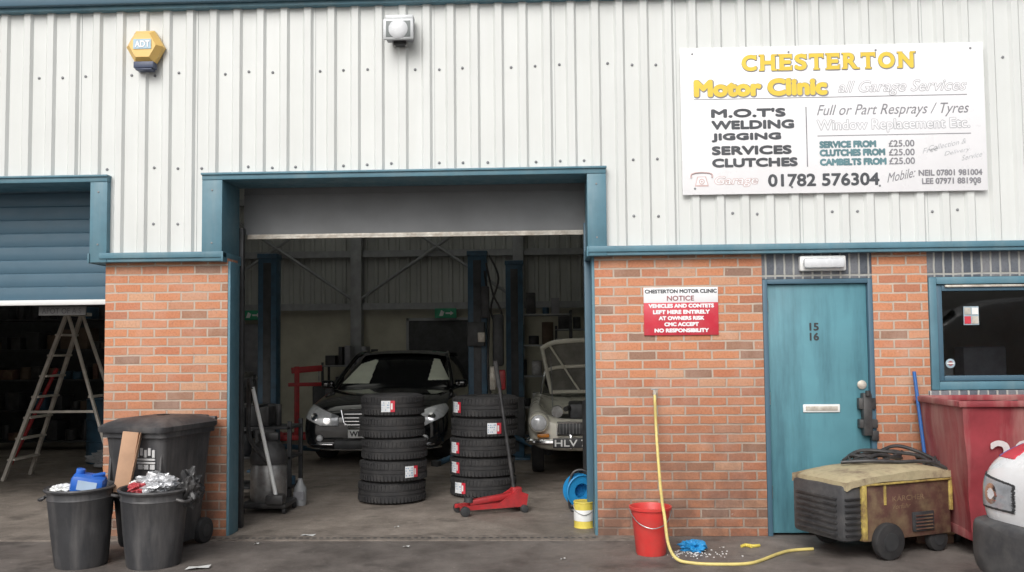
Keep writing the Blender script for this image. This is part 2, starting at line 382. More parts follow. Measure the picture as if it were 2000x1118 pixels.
for x in (-9.5,-6.5,-3.5,-.5): b=B(); b.box(x-.1,x+.1,8.9,9.15,0,5.4,mSeal,.005); b.obj('steel_column',bld)
for z in (2.32,3.3,4.3): b=B(); b.box(-11,1.75,9.02,9.14,z-.06,z+.06,mSeal); b.obj('steel_rail',bld)
for x,s_ in ((-6.5,1),(-3.5,1),(-.5,-1),(-3.5,-1)): b=B(); b.cyl((x,8.95,2.4),(x+2.8*s_,8.95,4.3),.03,mSeal,seg=8); b.obj('steel_brace',bld)
b=B()
xs=[-11.1,-8.4,-7.6,-4.8,-3.6,-1.6,-.4,7]; ys=[-.12,1.6,8.2,9.5]
zf=lambda y:4.46+(y+.1)*.12
for i in range(len(xs)-1):
    for j in range(3):
        q=[(xs[i],ys[j],zf(ys[j])),(xs[i+1],ys[j],zf(ys[j])),(xs[i+1],ys[j+1],zf(ys[j+1])),(xs[i],ys[j+1],zf(ys[j+1]))]
        if i%2==1 and j==1: 
            b2=B(); b2.poly(q,mAddedRoofL); b2.obj('added_rooflight',bld)  # unseen roof panels, added to let daylight brighten the workshop
        else: b.poly(q,mSeal,(0,0,.08))
b.obj('roof',bld)
b=B(); b.box(-11.1,7,-.10,0,4.40,4.47,mBlue,.006); b.box(-11.1,7,-.15,-.10,4.43,4.53,mBlueD,.015); b.obj('eaves_gutter',bld)
def surround(x0,x1,i0,i1):
    b=B()
    b.box(x0,x1,-.095,.33,2.945,3.0,mBlue,.004); b.box(x0-.005,x1+.005,-.11,-.02,2.985,3.003,mBlue,.003)
    b.box(x0,i0,-.09,.33,2.27,2.944,mBlue,.004); b.box(i1,x1,-.09,.33,2.27,2.944,mBlue,.004)
    b.box(i0-.002,i0+.015,-.102,.33,2.265,2.345,mBlue,.003); b.box(i1-.01,i1+.004,-.102,.33,2.265,2.345,mBlue,.003)
    b.obj('doorway_surround',bld)
surround(-2.84,.50,-2.67,.345); surround(-7.0,-3.64,-6.85,-3.785)
for x0,x1 in ((-3.70,-2.655),(.335,7),(-11.1,-6.84)):
    b=B(); b.box(x0,x1,-.10,-.02,2.30,2.348,mBlue,.004); b.box(x0+.004,x1-.004,-.085,.02,2.272,2.30,mBlue,.003)
    b.obj('cladding_base_trim',bld)
b=B(); b.box(-2.652,-2.630,.006,.23,0,2.275,mBlue,.003); b.obj('door_guide',bld)
b=B(); b.box(-2.70,-2.64,.34,.40,0,2.6,mDark,.004); b.obj('door_guide',bld)
b=B(); b.box(.378,.402,.006,.23,0,2.275,mBlue,.003); b.box(.33,.402,.32,.40,0,2.6,mBlueD,.004); b.obj('door_guide',bld)
b=B(); b.box(-3.692,-3.67,.25,.32,0,2.275,mBlueD,.003); b.box(-3.76,-3.67,.32,.40,0,2.6,mBlueD,.004); b.obj('door_guide',bld)
for x in (-2.755,.42,-3.715):
    for z in (2.42,2.86): b=B(); b.lathe([(.008,0),(.008,.004),(0,.006)],mScrew,(x,-.09,z),(0,-1,0),10); b.obj('trim_rivet',bld)
b=B(); b.box(-2.66,.36,.42,.44,2.55,3.3,mGreyS); b.box(-2.66,.36,.412,.42,2.895,2.905,mGreyS)
sh=b.obj('roller_shutter',bld,label='raised grey roller shutter')
b=B(); b.box(-2.62,.345,.395,.45,2.512,2.548,mAlu,.006); b.box(-2.62,.345,.385,.40,2.505,2.52,mAlu,.003); b.obj('bottom_rail',sh)
b=B(); rows=[]
for i in range(0,10):
    z=1.99+i*.12
    for dz,dy in ((0,.0),(.010,-.004),(.06,-.008),(.11,-.004),(.1195,.003)): rows.append([(-6.9,.40+dy,z+dz),(-3.7,.40+dy,z+dz)])
b.grid(rows,mBlueD); sh2=b.obj('roller_shutter',bld,label='half lowered blue slatted roller shutter',ang=30)
b=B(); b.box(-6.9,-3.7,.36,.42,1.945,1.99,mWhite,.004); b.obj('bottom_rail',sh2)
b=B(); b.box(-4.55,-4.12,.50,.52,1.86,1.94,M('dull_plate',(.13,.13,.13)),.002); b.text('APOT OF A S',-4.52,-4.16,1.875,1.925,.499,mBlack); b.obj('header_plate',sh2)
# ---- entrance door
d=B()
d.box(1.762,1.80,-.005,.14,.0,2.066,mBlueD,.004); d.box(2.605,2.643,-.005,.14,0,2.066,mBlueD,.004); d.box(1.80,2.605,-.005,.14,2.028,2.066,mBlueD,.004)
dr=d.obj('entrance_door_frame',bld)
d=B(); d.box(1.803,2.602,.03,.08,.02,2.025,mDoor,.004); dl=d.obj('entrance_door',bld,label='dented teal steel door')
d=B(); d.box(2.07,2.365,.018,.032,.985,1.05,mWhite,.006); d.box(2.09,2.345,.012,.02,1.0,1.035,mAlu,.003); d.obj('letterbox',dl)
for t,z in (('15',1.645),('16',1.565)):
    d=B(); d.text(t,2.14,2.215,z,z+.065,.0295,mDark,bold=.05); d.obj('door_number',dl)
d=B(); d.lathe([(.036,0),(.036,.012),(.02,.022),(0,.024)],mAlu,(2.545,.03,1.205),(0,-1,0),20); d.obj('lock_cover',dl)
d=B(); d.box(2.50,2.635,-.03,.03,1.01,1.10,mBlack,.008); d.box(2.53,2.60,-.045,.03,.80,1.14,mBlack,.01); d.box(2.50,2.645,-.035,.03,.86,.93,mBlack,.008); d.cyl((2.565,-.05,1.12),(2.565,-.05,1.16),.02,mBlack); d.box(2.595,2.65,-.03,.02,.76,.84,mBlack,.005)
d.obj('security_hasp',dl)
for z in (.35,1.1,1.85): d=B(); d.cyl((1.80,.02,z-.05),(1.80,.02,z+.05),.01,mSteel,seg=10); d.obj('hinge',dl)
l=root('bulkhead_light',(2.24,-.0,2.19),'white frosted bulkhead light above the teal door','light')
b=B(); b.box(-.185,.185,-.05,.004,-.062,.062,mWhite,.012); b.obj('housing',l)
b=B(); b.box(-.165,.165,-.10,-.045,-.045,.04,mLens,.025); b.obj('diffuser',l)
w=B()
for x0,x1,z0,z1 in ((3.09,3.15,1.16,2.068),(4.55,4.61,1.16,2.068),(3.15,4.55,1.16,1.225),(3.15,4.55,2.01,2.068)): w.box(x0,x1,-.012,.10,z0,z1,mBlue,.005)
for x0,x1,z0,z1 in ((3.155,3.20,1.23,2.005),(4.50,4.545,1.23,2.005),(3.20,4.50,1.23,1.272),(3.20,4.50,1.955,2.005)): w.box(x0,x1,.01,.08,z0,z1,mBlueD,.005)
w.box(3.22,4.5,-.01,.02,1.985,2.003,mAlu,.003)
wo=w.obj('window',bld)
w=B(); w.poly([(3.19,.05,1.26),(4.51,.05,1.26),(4.51,.05,1.97),(3.19,.05,1.97)],mGlass); w.obj('window_pane',wo)
mPP=M('poster_pale_blue',(.32,.42,.48),.5)
w=B(); w.box(3.38,3.50,.038,.046,1.68,1.83,mPP); w.box(3.385,3.435,.034,.038,1.69,1.75,mNR); w.box(3.445,3.495,.034,.038,1.765,1.82,mWhite); w.box(3.385,3.435,.034,.038,1.765,1.82,mAlu);w.box(3.445,3.495,.034,.038,1.69,1.75,mAlu); w.obj('window_poster',wo)
w=B(); w.lathe([(.0,0),(.035,.001),(.038,0)],mPP,(3.265,.046,1.37),(0,-1,0),24); w.lathe([(.0,.0),(.02,.0005)],mNG,(3.265,.0445,1.37),(0,-1,0),20); w.box(3.235,3.295,.043,.0445,1.366,1.376,mWhite); w.obj('window_badge',wo)
b=B(); b.box(3.3,4.5,1.3,1.8,0,.74,mConc); b.box(3.5,3.9,1.4,1.6,.74,1.35,mWhite,.02); b.box(3.2,4.6,2.6,3.0,1.1,1.15,mCard); b.box(3.9,4.3,1.2,1.4,1.2,1.5,mTxtG,.02)
b.obj('office_counter',bld)
# ------------------------------------------------------------ main sign
SX0,SX1,SZ0,SZ1=1.12,3.555,2.757,3.968
def sx(px): return SX0+(px-1330)/(1924-1330)*(SX1-SX0)
def szz(px,py):
    top=95-.0203*(px-1328); return SZ1-(py-top)/288*(SZ1-SZ0)
sg=root('garage_sign',(0,0,0),'large white painted garage sign with yellow and black lettering on cladding','sign')
b=B(); b.box(SX0,SX1,-.078,-.066,SZ0,SZ1,mSignW,.002)
b.obj('board',sg)
for x in (SX0+.1,2.0,2.7,SX1-.1):
    for z in (SZ0+.05,SZ1-.05): b=B(); b.lathe([(.009,0),(.009,.003),(0,.005)],mScrew,(x,-.078,z),(0,-1,0),10); b.obj('fixing_screw',sg)
Y=-.0785
def T(t,p0,p1,pyc,h,mat,nm='lettering',**k):
    bb=B(); pm=(p0+p1)/2; z=szz(pm,pyc); hh=h*.0042/2
    bb.text(t,sx(p0),sx(p1),z-hh,z+hh,Y,mat,**k); bb.obj(nm,sg)
W=dict(C=1.05,H=1.15,E=.95,S=.85,T=1.0,R=1.1,O=1.15,N=1.15)
word='CHESTERTON'; tot=sum(W[c] for c in word); u=(sx(1793)-sx(1449))/tot; cx=sx(1449); zc=szz(1621,121); hh=.068
b=B(); b3=B()
def bar(x0,x1,z0,z1):
    b.box(x0,x1,Y-.0044,Y-.0040,z0,z1,mYelS); b3.box(x0-.002,x1+.007,Y-.0008,Y-.0006,z0-.007,z1+.002,mTxtG)
for ch in word:
    cw=W[ch]*u; x0=cx+cw*.07; x1=cx+cw*.93; z0,z1=zc-hh,zc+hh; s_=.022; t=.013; st=.012
    xl,xr=x0+.014,x1-.014
    ins=.012 if ch in 'HNRET' else 0
    b.text(ch,x0+ins*.6,x1-ins*.6,z0,z1,Y-.0012,mYelS,bold=.062,outline=None)
    b3.text(ch,x0+ins*.6-.002,x1-ins*.6+.008,z0-.008,z1+.002,Y,mTxtG,bold=.085)
    if ch in 'HN':
        for xx,zz in ((xl,z0),(xl,z1-t),(xr,z1-t))+(((xr,z0),) if ch=='H' else ()): bar(xx-s_*.8,xx+s_,zz,zz+t)
    if ch=='R': bar(xl-s_*.8,xl+s_,z0,z0+t); bar(xl-s_*.8,xl,z1-t,z1); bar(xr-s_*.5,xr+s_,z0,z0+t)
    if ch=='E': bar(xl-s_*.8,xl,z0,z0+t); bar(xl-s_*.8,xl,z1-t,z1); bar(xr,xr+st,z1-.042,z1); bar(xr,xr+st,z0,z0+.042)
    if ch=='T': bar((x0+x1)/2-s_*1.1,(x0+x1)/2+s_*1.1,z0,z0+t); bar(x0,x0+st,z1-.042,z1); bar(x1-st,x1,z1-.042,z1)
    if ch in 'CS': bar(xr+.002,xr+st,z1-.045,z1-.003)
    cx+=cw
b.obj('heading_lettering',sg); b3.obj('heading_shadow',sg)
T('Motor Clinic',1356,1619,172,35,mYelS,'heading_lettering',bold=.08,outline=mTxtG,ow=.045,dx0=.004,dz0=-.004)
for t,p1,py in (("M.O.T'S",1536,222),('WELDING',1552,245),('JIGGING',1526,270),('SERVICES',1546,295),('CLUTCHES',1557,319)):
    T(t,1389,p1,py,18,mTxt,bold=.085)
T('01782 576304',1498,1715,352,25,mTxt,bold=.045)
T('NEIL 07801 981004',1791,1914,337,12,mTxtG,bold=.05); T('LEE 07971 881908',1797,1911,353,12,mTxtG,bold=.05)
T('all Garage Services',1640,1890,172,29,mSignW,shear=.35,outline=mTxtG,ow=.028)
T('Full or Part Resprays / Tyres',1597,1893,217,27,mTxtG,shear=.35)
T('Mobile:',1730,1785,348,18,mTxtG,shear=.35,rise=.2)
for t,p1,py in (('SERVICE FROM',1711,283),('CLUTCHES FROM',1728,299),('CAMBELTS FROM',1730,317)): T(t,1600,p1,py,14,mTeal,bold=.09)
for py in (281,298,315): T('£25.00',1735,1785,py,13,mTxtG,bold=.03)
for p0,p1,py0 in ((1355,1890,191),(1597,1895,264)):
    b=B(); b.box(sx(p0),sx(p1),Y-.001,Y,szz((p0+p1)/2,py0)-.003,szz((p0+p1)/2,py0)+.003,mTxtG); b.obj('ruled_line',sg)
b=B(); b.box(sx(1575),sx(1577),Y-.001,Y,szz(1576,327),szz(1576,210),mTxtG); b.obj('ruled_line',sg)
T('Window Replacement Etc.',1597,1893,246,25,mSignW,outline=mTxtF,ow=.06)
T('Garage',1394,1478,356,20,mSignW,outline=mRedF,ow=.06,shear=.2)
for t,p0,p1,py in (('Free',1800,1830,296),('Collection &',1812,1885,290),('Delivery',1842,1892,302),('Service',1875,1915,309)): T(t,p0,p1,py,10,mTxtF,shear=.3,rise=.2)
b=B()
cx,cz=sx(1368),szz(1368,354)
b.box(cx-.055,cx+.055,Y-.001,Y,cz-.052,cz-.044,mRedF); b.poly([(cx-.055,Y-.001,cz-.044),(cx+.055,Y-.001,cz-.044),(cx+.035,Y-.001,cz+.03),(cx-.035,Y-.001,cz+.03)],mRedF); b.poly([(cx-.046,Y-.0018,cz-.038),(cx+.046,Y-.0018,cz-.038),(cx+.028,Y-.0018,cz+.023),(cx-.028,Y-.0018,cz+.023)],mSignW)
b.tube([(cx-.085,Y-.001,cz+.02),(cx-.08,Y-.001,cz+.05),(cx-.03,Y-.001,cz+.062),(cx+.03,Y-.001,cz+.062),(cx+.08,Y-.001,cz+.05),(cx+.085,Y-.001,cz+.02)],.007,mRedF,6)
b.lathe([(.024,0),(.024,.001),(.016,.001),(.016,0)],mRedF,(cx,Y-.002,cz-.012),(0,-1,0),20); b.lathe([(.008,0),(.008,.001),(0,.001)],mRedF,(cx,Y-.002,cz-.012),(0,-1,0),14)
b.obj('telephone_symbol',sg)
nt_=root('notice_sign',(0,0,0),'small red and white liability notice on the brick wall','sign')
b=B(); b.box(.797,1.399,-.014,-.002,1.885,2.01,mSignW,.001); b.box(.797,1.399,-.0142,-.002,1.62,1.885,mNR,.001); b.obj('board',nt_)
b=B(); b.text('CHESTERTON MOTOR CLINIC',.806,1.39,1.962,1.995,-.0145,mTxt,bold=.06); b.obj('lettering',nt_)
b=B(); b.text('NOTICE',.985,1.205,1.900,1.942,-.0145,mNG,bold=.03); b.obj('lettering',nt_)
for i,(t,wd) in enumerate((('VEHICLES AND CONTETS',.53),('LEFT HERE ENTIRELY',.46),('AT OWNERS RISK',.37),('CMC ACCEPT',.28),('NO RESPONSIBILITY',.44))):
    b=B(); z=1.842-i*.05; b.text(t,1.1-wd/2,1.1+wd/2,z,z+.034,-.0148,mSignW,bold=.09); b.obj('lettering',nt_)
al=root('alarm_box',(-3.325,-.062,4.07),'yellow hexagonal burglar alarm bell box on grey cladding','alarm')
b=B(); hexp=[(.158*math.cos(R(60*k)),0,.158*math.sin(R(60*k))) for k in range(6)]
b.poly(hexp,mAlarm,(0,-.05,0))
tb=[(.158*math.cos(R(60*k)),-.05,.158*math.sin(R(60*k))) for k in range(6)]; tf=[(x*.72,-.10,z*.72) for x,_,z in tb]
for k in range(6): b.poly([tb[k],tb[(k+1)%6],tf[(k+1)%6],tf[k]],mAlarm)
b.poly(tf,mAlarm); b.obj('cover',al)
b=B(); b.box(-.085,.085,-.08,.0,-.185,-.128,mNavy,.008); b.box(-.07,.07,-.075,0,-.20,-.185,mNavy,.006); b.obj('strobe_base',al)
b=B(); b.box(-.075,.075,-.106,-.100,-.032,.05,M('label_pale_blue',(.38,.54,.64),.4)); b.text('ADT',-.062,.066,-.02,.038,-.1062,mSignW,bold=.05,outline=mNavy,ow=.03); b.obj('label_plate',al)
fl=root('floodlight',(-1.18,-.062,4.15),'grey floodlight fixed high on the cladding','light')
mRim=M('lamp_rim_grey',(.50,.52,.53),.4,.2)
b=B(); b.box(-.11,.11,-.13,-.02,-.085,.06,mTxtG,.012); b.box(-.125,.125,-.15,-.125,-.098,.075,mRim,.008); b.obj('housing',fl)
b=B(); b.box(-.10,.10,-.153,-.149,-.078,.055,M('lamp_inner_grey',(.16,.18,.18),.5),.001); b.lathe([(.08,0),(.07,.008),(.04,.014),(0,.016)],mLens,(0,-.152,-.012),(0,-1,0),24); b.obj('lens',fl)
b=B(); b.box(-.115,.115,-.10,0,.085,.125,mRim,.006); b.box(-.06,-.04,-.06,0,-.12,.09,mSteel); b.box(.04,.06,-.06,0,-.12,.09,mSteel); b.box(-.05,.05,-.07,-.0,-.115,-.08,mDark,.005); b.obj('bracket',fl)
# ------------------------------------------------------------ wheelie bin
wb=root('wheelie_bin',(-3.03,-.40,0),'black wheelie bin with closed lid against the brick pier','bin',rot=(0,0,-13))
def ring(x,y,z,c=.05,n=3,oy=0):
    out=[]
    for sx_,sy_,a0 in ((1,1,0),(-1,1,90),(-1,-1,180),(1,-1,270)):
        for k in range(n+1):
            a=R(a0+90*k/n); out.append((sx_*(x-c)+c*math.cos(a) if 0 else (sx_*(x-c)+c*math.cos(a)),sy_*(y-c)+c*math.sin(a)+oy,z))
    out.append(out[0]); return out
b=B()
b.grid([ring(.20,.23,.05),ring(.21,.24,.08),ring(.255,.31,.84),ring(.26,.315,.88),ring(.28,.34,.885),ring(.28,.34,.925),ring(.26,.315,.93)],mBinB)
b.poly([p for p in ring(.20,.23,.05)[:-1]],mBinB)
for x in (-.22,.22): b.box(x-.012,x+.012,-.31,-.24,.3,.86,mBinB,.008,rot=(-5.5,0,0))
b.obj('body',wb)
b=B(); b.grid([ring(.29,.36,.925,oy=-.01),ring(.295,.365,.94,oy=-.01),ring(.295,.365,.965,oy=-.01),ring(.265,.33,.99,oy=0),ring(.21,.26,1.02,oy=.02),ring(.10,.12,1.03,oy=.03),ring(.051,.051,1.03,oy=.03)],mBinB); b.box(-.18,.18,.31,.39,.94,1.01,mBinB,.015); b.cyl((-.25,.37,.98),(.25,.37,.98),.018,mBinB)
b.obj('lid',wb)
for x in (-.22,.22):
    b=B(); b.cyl((x-.03,.25,.10),(x+.03,.25,.10),.10,mRub,bev=.01); b.cyl((x-.033,.25,.10),(x+.033,.25,.10),.05,mDark); b.obj('wheel',wb)
b=B(); mCr=M('faded_white_print',(.55,.55,.55),.6)
yb=lambda z:-.24-(z-.08)*.092-.008; ex=.115
for i,x in enumerate((-.06,-.025,.01,.045,.08)):
    z=.765+.014*(i%2); x+=ex-.02; b.box(x-.011,x+.011,yb(z)-.004,yb(z)+.004,z-.025,z+.03,mCr)
for z in (.725,.70): b.box(ex-.085,ex+.07,yb(z)-.004,yb(z)+.004,z-.008,z+.006,mCr)
for x in (-.06,-.01,.045): b.box(ex+x-.020,ex+x+.020,yb(.665)-.004,yb(.665)+.004,.65,.685,mCr)
b.obj('crest_print',wb)
def dustbin(x,y,r,h,lab,tilt=(0,0,0)):
    rt=root('dustbin',(x,y,0),lab,'bin',rot=tilt,group='black rubbish bins in front of the brick pier')
    b=B(); k=r/.24
    b.lathe([(0,.012),(.175*k,.0),(.182*k,.02),(.205*k,h*.45),(.206*k,h*.5),(.222*k,h*.84),(.228*k,h*.86),(.222*k,h*.88),(.226*k,h*.95),(r,h*.955),(r+.008,h*.98),(r,h),(r-.015,h*.99),(r-.03,h*.9),(.17*k,.04),(0,.035)],mBinB,seg=40,wob=.012)
    b.obj('body',rt)
    for s_ in (-1,1):
        b=B(); b.tube([(s_*(r-.01),-.06,h*.88),(s_*(r+.03),-.05,h*.86),(s_*(r+.035),0,h*.84),(s_*(r+.03),.05,h*.86),(s_*(r-.01),.06,h*.88)],.011,mBinB); b.obj('handle',rt)
    b=B(); b.lathe([(0,h*.93),(r*.5,h*.90),(r*.9,h*.84)],mBlack,seg=20,wob=.05); b.obj('rubbish',rt)
    return rt
dustbin(-3.37,-.92,.235,.565,'black rubbish bin holding a blue plastic container',(1,-1,10))
dustbin(-2.84,-.92,.245,.555,'black rubbish bin stuffed with foil and cardboard',(1,1,-15))
rt=root('plastic_container',(-3.33,-.93,.53),'blue plastic container lying on top of a rubbish bin','container',rot=(8,12,15))
b=B(); b.box(-.115,.115,-.08,.08,-.03,.12,mBluP,.04); b.obj('body',rt)
b=B(); b.cyl((-.07,0,.11),(-.07,0,.15),.03,mBluP,bev=.004); b.cyl((.02,-.03,.12),(.09,.02,.135),.014,mBluP); b.obj('cap',rt)
b=B(); b.box(-.06,.07,-.083,-.079,.02,.09,M('label_white_blue',(.45,.58,.75),.5)); b.obj('label_sticker',rt)
b=B(); b.box(-.06,.05,-.04,.04,-.02,.42,mCard,.004); b.box(.05,.054,-.045,.045,0,.42,mCard,rot=(0,3,0)); b.obj('cardboard_box',loc=(-3.11,-.84,.52),rot=(-6,7,15),label='tall tan cardboard box sticking out of a rubbish bin',category='box')
from mathutils import noise as mn
def crumple(name,loc,r,mat,lab,cat,sq=(1,1,.6),seed=1,amp=.3):
    tb=bmesh.new(); bmesh.ops.create_icosphere(tb,subdivisions=4,radius=r)
    for v in tb.verts:
        n=mn.noise(v.co*(2.2/r)+Vector((seed,seed*2,0))); n2=abs(mn.noise(v.co*(5/r)+Vector((seed*3,0,0)))); n3=abs(mn.noise(v.co*(11/r)+Vector((0,seed*3,0))))
        v.co*=1+amp*n*1.4+amp*.9*n2-amp*.5*n3; v.co=Vector((v.co.x*sq[0],v.co.y*sq[1],v.co.z*sq[2]))
    bb=B(); bb.add(tb,mat); return bb.obj(name,loc=loc,label=lab,category=cat,ang=18)
crumple('foil_wrapping',(-2.80,-.93,.575),.125,mFoil,'crumpled silver foil wrapping in a rubbish bin','rubbish',(1.15,.9,.55),3,.4)
crumple('wrapper',(-2.92,-1.0,.56),.06,M('red_wrapper',(.4,.05,.06),.4),'small red wrapper among the bin rubbish','rubbish',(1.2,.8,.6),5,.4)
crumple('plastic_bag',(-2.95,-.90,.565),.06,mWhite,'white plastic bag stuffed into a rubbish bin','bag',(1.2,.8,.6),9,.4)
crumple('refuse_sack',(-2.60,-.88,.53),.10,mBlack,'black refuse sack hanging over the bin rim','bag',(.8,.8,1.2),6,.4)
crumple('white_rag',(-3.50,-.95,.545),.06,mWhite,'white rag on the bin rim','cloth',(1.3,.8,.5),8,.4)
# ------------------------------------------------------------ bucket, hose, litter
bk=root('bucket',(.755,-.60,0),'red plastic bucket standing on the tarmac by the wall','bucket')
b=B(); b.lathe([(0,.006),(.105,0),(.11,.01),(.142,.325),(.156,.33),(.158,.35),(.148,.352),(.138,.335),(.106,.02),(0,.018)],mRedBk,seg=36); b.obj('body',bk)
b=B(); b.tube([(-.155,0,.335),(-.14,-.05,.29),(-.09,-.13,.24),(0,-.165,.215),(.09,-.13,.24),(.14,-.05,.29),(.155,0,.335)],.004,mSteel); b.obj('handle',bk)
tp=root('garden_hose',(.868,0,1.13),'yellow garden hose hanging from a wall tap','hose')
b=B(); b.tube([(.0,-.06,0),(-.005,-.10,-.03),(0,-.12,-.3),(-.01,-.35,-.6),(-.035,-.68,-.74),(-.035,-.80,-.82),(-.02,-.86,-1.0),(.03,-.90,-1.095),(.13,-.93,-1.118),(.32,-.97,-1.118),(.55,-.93,-1.118),(.80,-.66,-1.118),(.93,-.55,-1.118),(1.10,-.50,-1.118)],.0115,mHose,10,8); b.obj('pipe',tp)
b=B(); b.cyl((0,.02,.02),(0,-.07,.02),.012,mSteel); b.cyl((0,-.06,.05),(0,-.06,-.03),.014,mAlu); b.box(-.03,.03,-.07,-.055,.05,.06,mSteel,.003); b.obj('tap',tp)
crumple('rubber_glove',(1.08,-.50,.035),.07,mBluC,'crumpled blue rubber glove on the tarmac','glove',(1.2,1,.5),4,.5)
b=B(); b.tube([(-.07,0,.01),(-.03,.02,.014),(.02,.0,.012),(.07,.02,.012)],.012,mYel); b.tube([(-.02,.01,.012),(0,-.03,.012)],.01,mYel,sub=1); b.obj('yellow_strap',loc=(1.53,-.40,0),label='scrap of yellow strap lying on the tarmac',category='litter')
for i,(x,y,s_) in enumerate(((-1.98,.02,.06),(-2.47,-1.05,.08),(-2.3,-.3,.02),(-1.3,.35,.02),(-1.1,-.4,.025),(1.3,-.45,.02),(.1,-.8,.018))):
    b=B(); b.grid([[(-s_,-.5*s_,.002),(0,-.5*s_,.012),(s_,-.3*s_,.004)],[(-.8*s_,.4*s_,.006),(0,.4*s_,.004),(1.1*s_,.5*s_,.012)]],mWhite); b.obj('paper_scrap',loc=(x,y,.006),rot=(0,0,random.uniform(-20,20)),label='white paper scrap on the ground',category='litter',group='paper scraps on the ground')
b=B()
for i in range(90):
    a=random.gauss(0,.13);c=random.gauss(0,.07);s_=random.uniform(.002,.006)
    b.box(a-s_,a+s_,c-s_,c+s_,0,.004,mWhite)
b.obj('chalk_debris',loc=(1.05,-.60,0),label='scatter of white debris crumbs on tarmac',category='debris',kind='stuff')
tn=root('paint_tin',(.30,.36,.005),'yellow and white metal tin beside the doorway edge','tin')
b=B(); b.lathe([(0,0),(.085,0),(.087,.006),(.084,.01),(.084,.205),(.088,.21),(.086,.22),(.07,.216),(0,.212)],mYel,seg=28); b.obj('body',tn)
b=B(); b.lathe([(.0848,.06),(.0852,.062),(.0852,.15),(.0848,.152)],mWhite,seg=28); b.obj('label_band',tn)
b=B(); b.tube([(-.087,0,.19),(-.07,-.05,.14),(0,-.095,.115),(.07,-.05,.14),(.087,0,.19)],.003,mSteel); b.obj('handle',tn)
hr=root('hose_reel',(.30,1.1,.005),'blue plastic hose reel standing on the workshop floor','hose reel')
b=B(); b.lathe([(.145,-.06),(.155,-.055),(.155,-.045),(.07,-.04),(.07,.04),(.155,.045),(.155,.055),(.145,.06)],mBluC,(0,0,.19),(.35,-1,0),28); b.obj('drum',hr)
b=B(); b.lathe([(.0,-.066),(.05,-.066),(.055,-.06),(.14,-.058)],mBluC,(0,0,.19),(.35,-1,0),24);b.box(-.09,.09,-.07,.07,0,.03,mBlack,.008); b.tube([(-.1,0,.02),(-.11,0,.2),(-.06,0,.36),(.06,0,.36),(.11,0,.2),(.1,0,.02)],.011,mBlack); b.obj('stand',hr)
# ------------------------------------------------------------ tyres
def tyre_mesh(r,wd):
    bb=B(); k=wd/2
    bb.lathe([(r*.62,-k*.78),(r*.66,-k*.92),(r*.80,-k*1.0),(r*.92,-k*.93),(r*.985,-k*.74),(r,-k*.5),(r*1.002,-k*.22),(r*.985,-k*.2),(r*.985,-k*.15),(r*1.003,-k*.13),(r*1.003,k*.13),(r*.985,k*.15),(r*.985,k*.2),(r*1.002,k*.22),(r,k*.5),(r*.985,k*.74),(r*.92,k*.93),(r*.80,k*1.0),(r*.66,k*.92),(r*.62,k*.78),(r*.70,k*.6),(r*.86,k*.3),(r*.86,-k*.3),(r*.70,-k*.6),(r*.62,-k*.78)],mRub,seg=56)
    for i in range(56):
        a=2*math.pi*i/56
        for z in (-k*.5,k*.5):
            tb=bmesh.new(); bmesh.ops.create_cube(tb,size=1); bb.add(tb,mRub,Matrix.Rotation(a+(.03 if z>0 else 0),4,'Z')@Matrix.Translation((r*.995,0,z*1.12))@Matrix.Diagonal((.016,.022,k*.46,1)))
    return bb
mLab=M('tyre_label_white',(.78,.80,.82),.4); mLabB=M('tyre_label_blue',(.25,.38,.55),.4)
def stack(cx,cy,info,grp):
    z=.006
    for i,(wd,r,dx,lab) in enumerate(info):
        rt=root('tyre',(cx+dx,cy+random.uniform(-.015,.015),z+wd/2),('new black tyre in a stack, white and red label on tread' if lab is not None else 'new black tyre in a stack without a label'),'tyre',rot=(0,0,random.uniform(0,4)),group=grp)
        bb=tyre_mesh(r,wd); bb.obj('tread',rt)
        if lab is not None:
            a0=lab
            def patch(a1,a2,z0,z1,rr):
                n=8; return [[(rr*math.sin(R(a1+(a2-a1)*k/n)),-rr*math.cos(R(a1+(a2-a1)*k/n)),zz) for k in range(n+1)] for zz in (z0,z1)]
            q=B(); q.grid(patch(a0,a0+16,-.055,.055,r*1.03),mLab); q.grid(patch(a0+16.2,a0+24,-.055,.055,r*1.03),mNR)
            q.grid(patch(a0+17,a0+20,-.03,.03,r*1.034),mWhite)
            rn=random.Random(i)
            for u_ in (1,4.2,7.2,10.5,12.8):
                for v in (-.035,-.012,.012,.035):
                    if rn.random()<.7: q.grid(patch(a0+u_,a0+u_+rn.uniform(.8,2.0),v-.006,v+.006,r*1.034),mLabB)
            q.obj('size_label',rt)
        z+=wd*.985
stack(-1.57,1.72,[(.215,.335,-.01,None),(.215,.332,.01,25),(.215,.325,.02,None),(.222,.325,-.005,None),(.215,.315,0,-14)],'tyres stacked in the garage doorway')
stack(-.67,2.08,[(.205,.34,-.01,-54),(.205,.335,-.015,-64),(.205,.338,-.01,-66),(.205,.345,.01,5),(.22,.345,.02,-68)],'tyres stacked in the garage doorway')
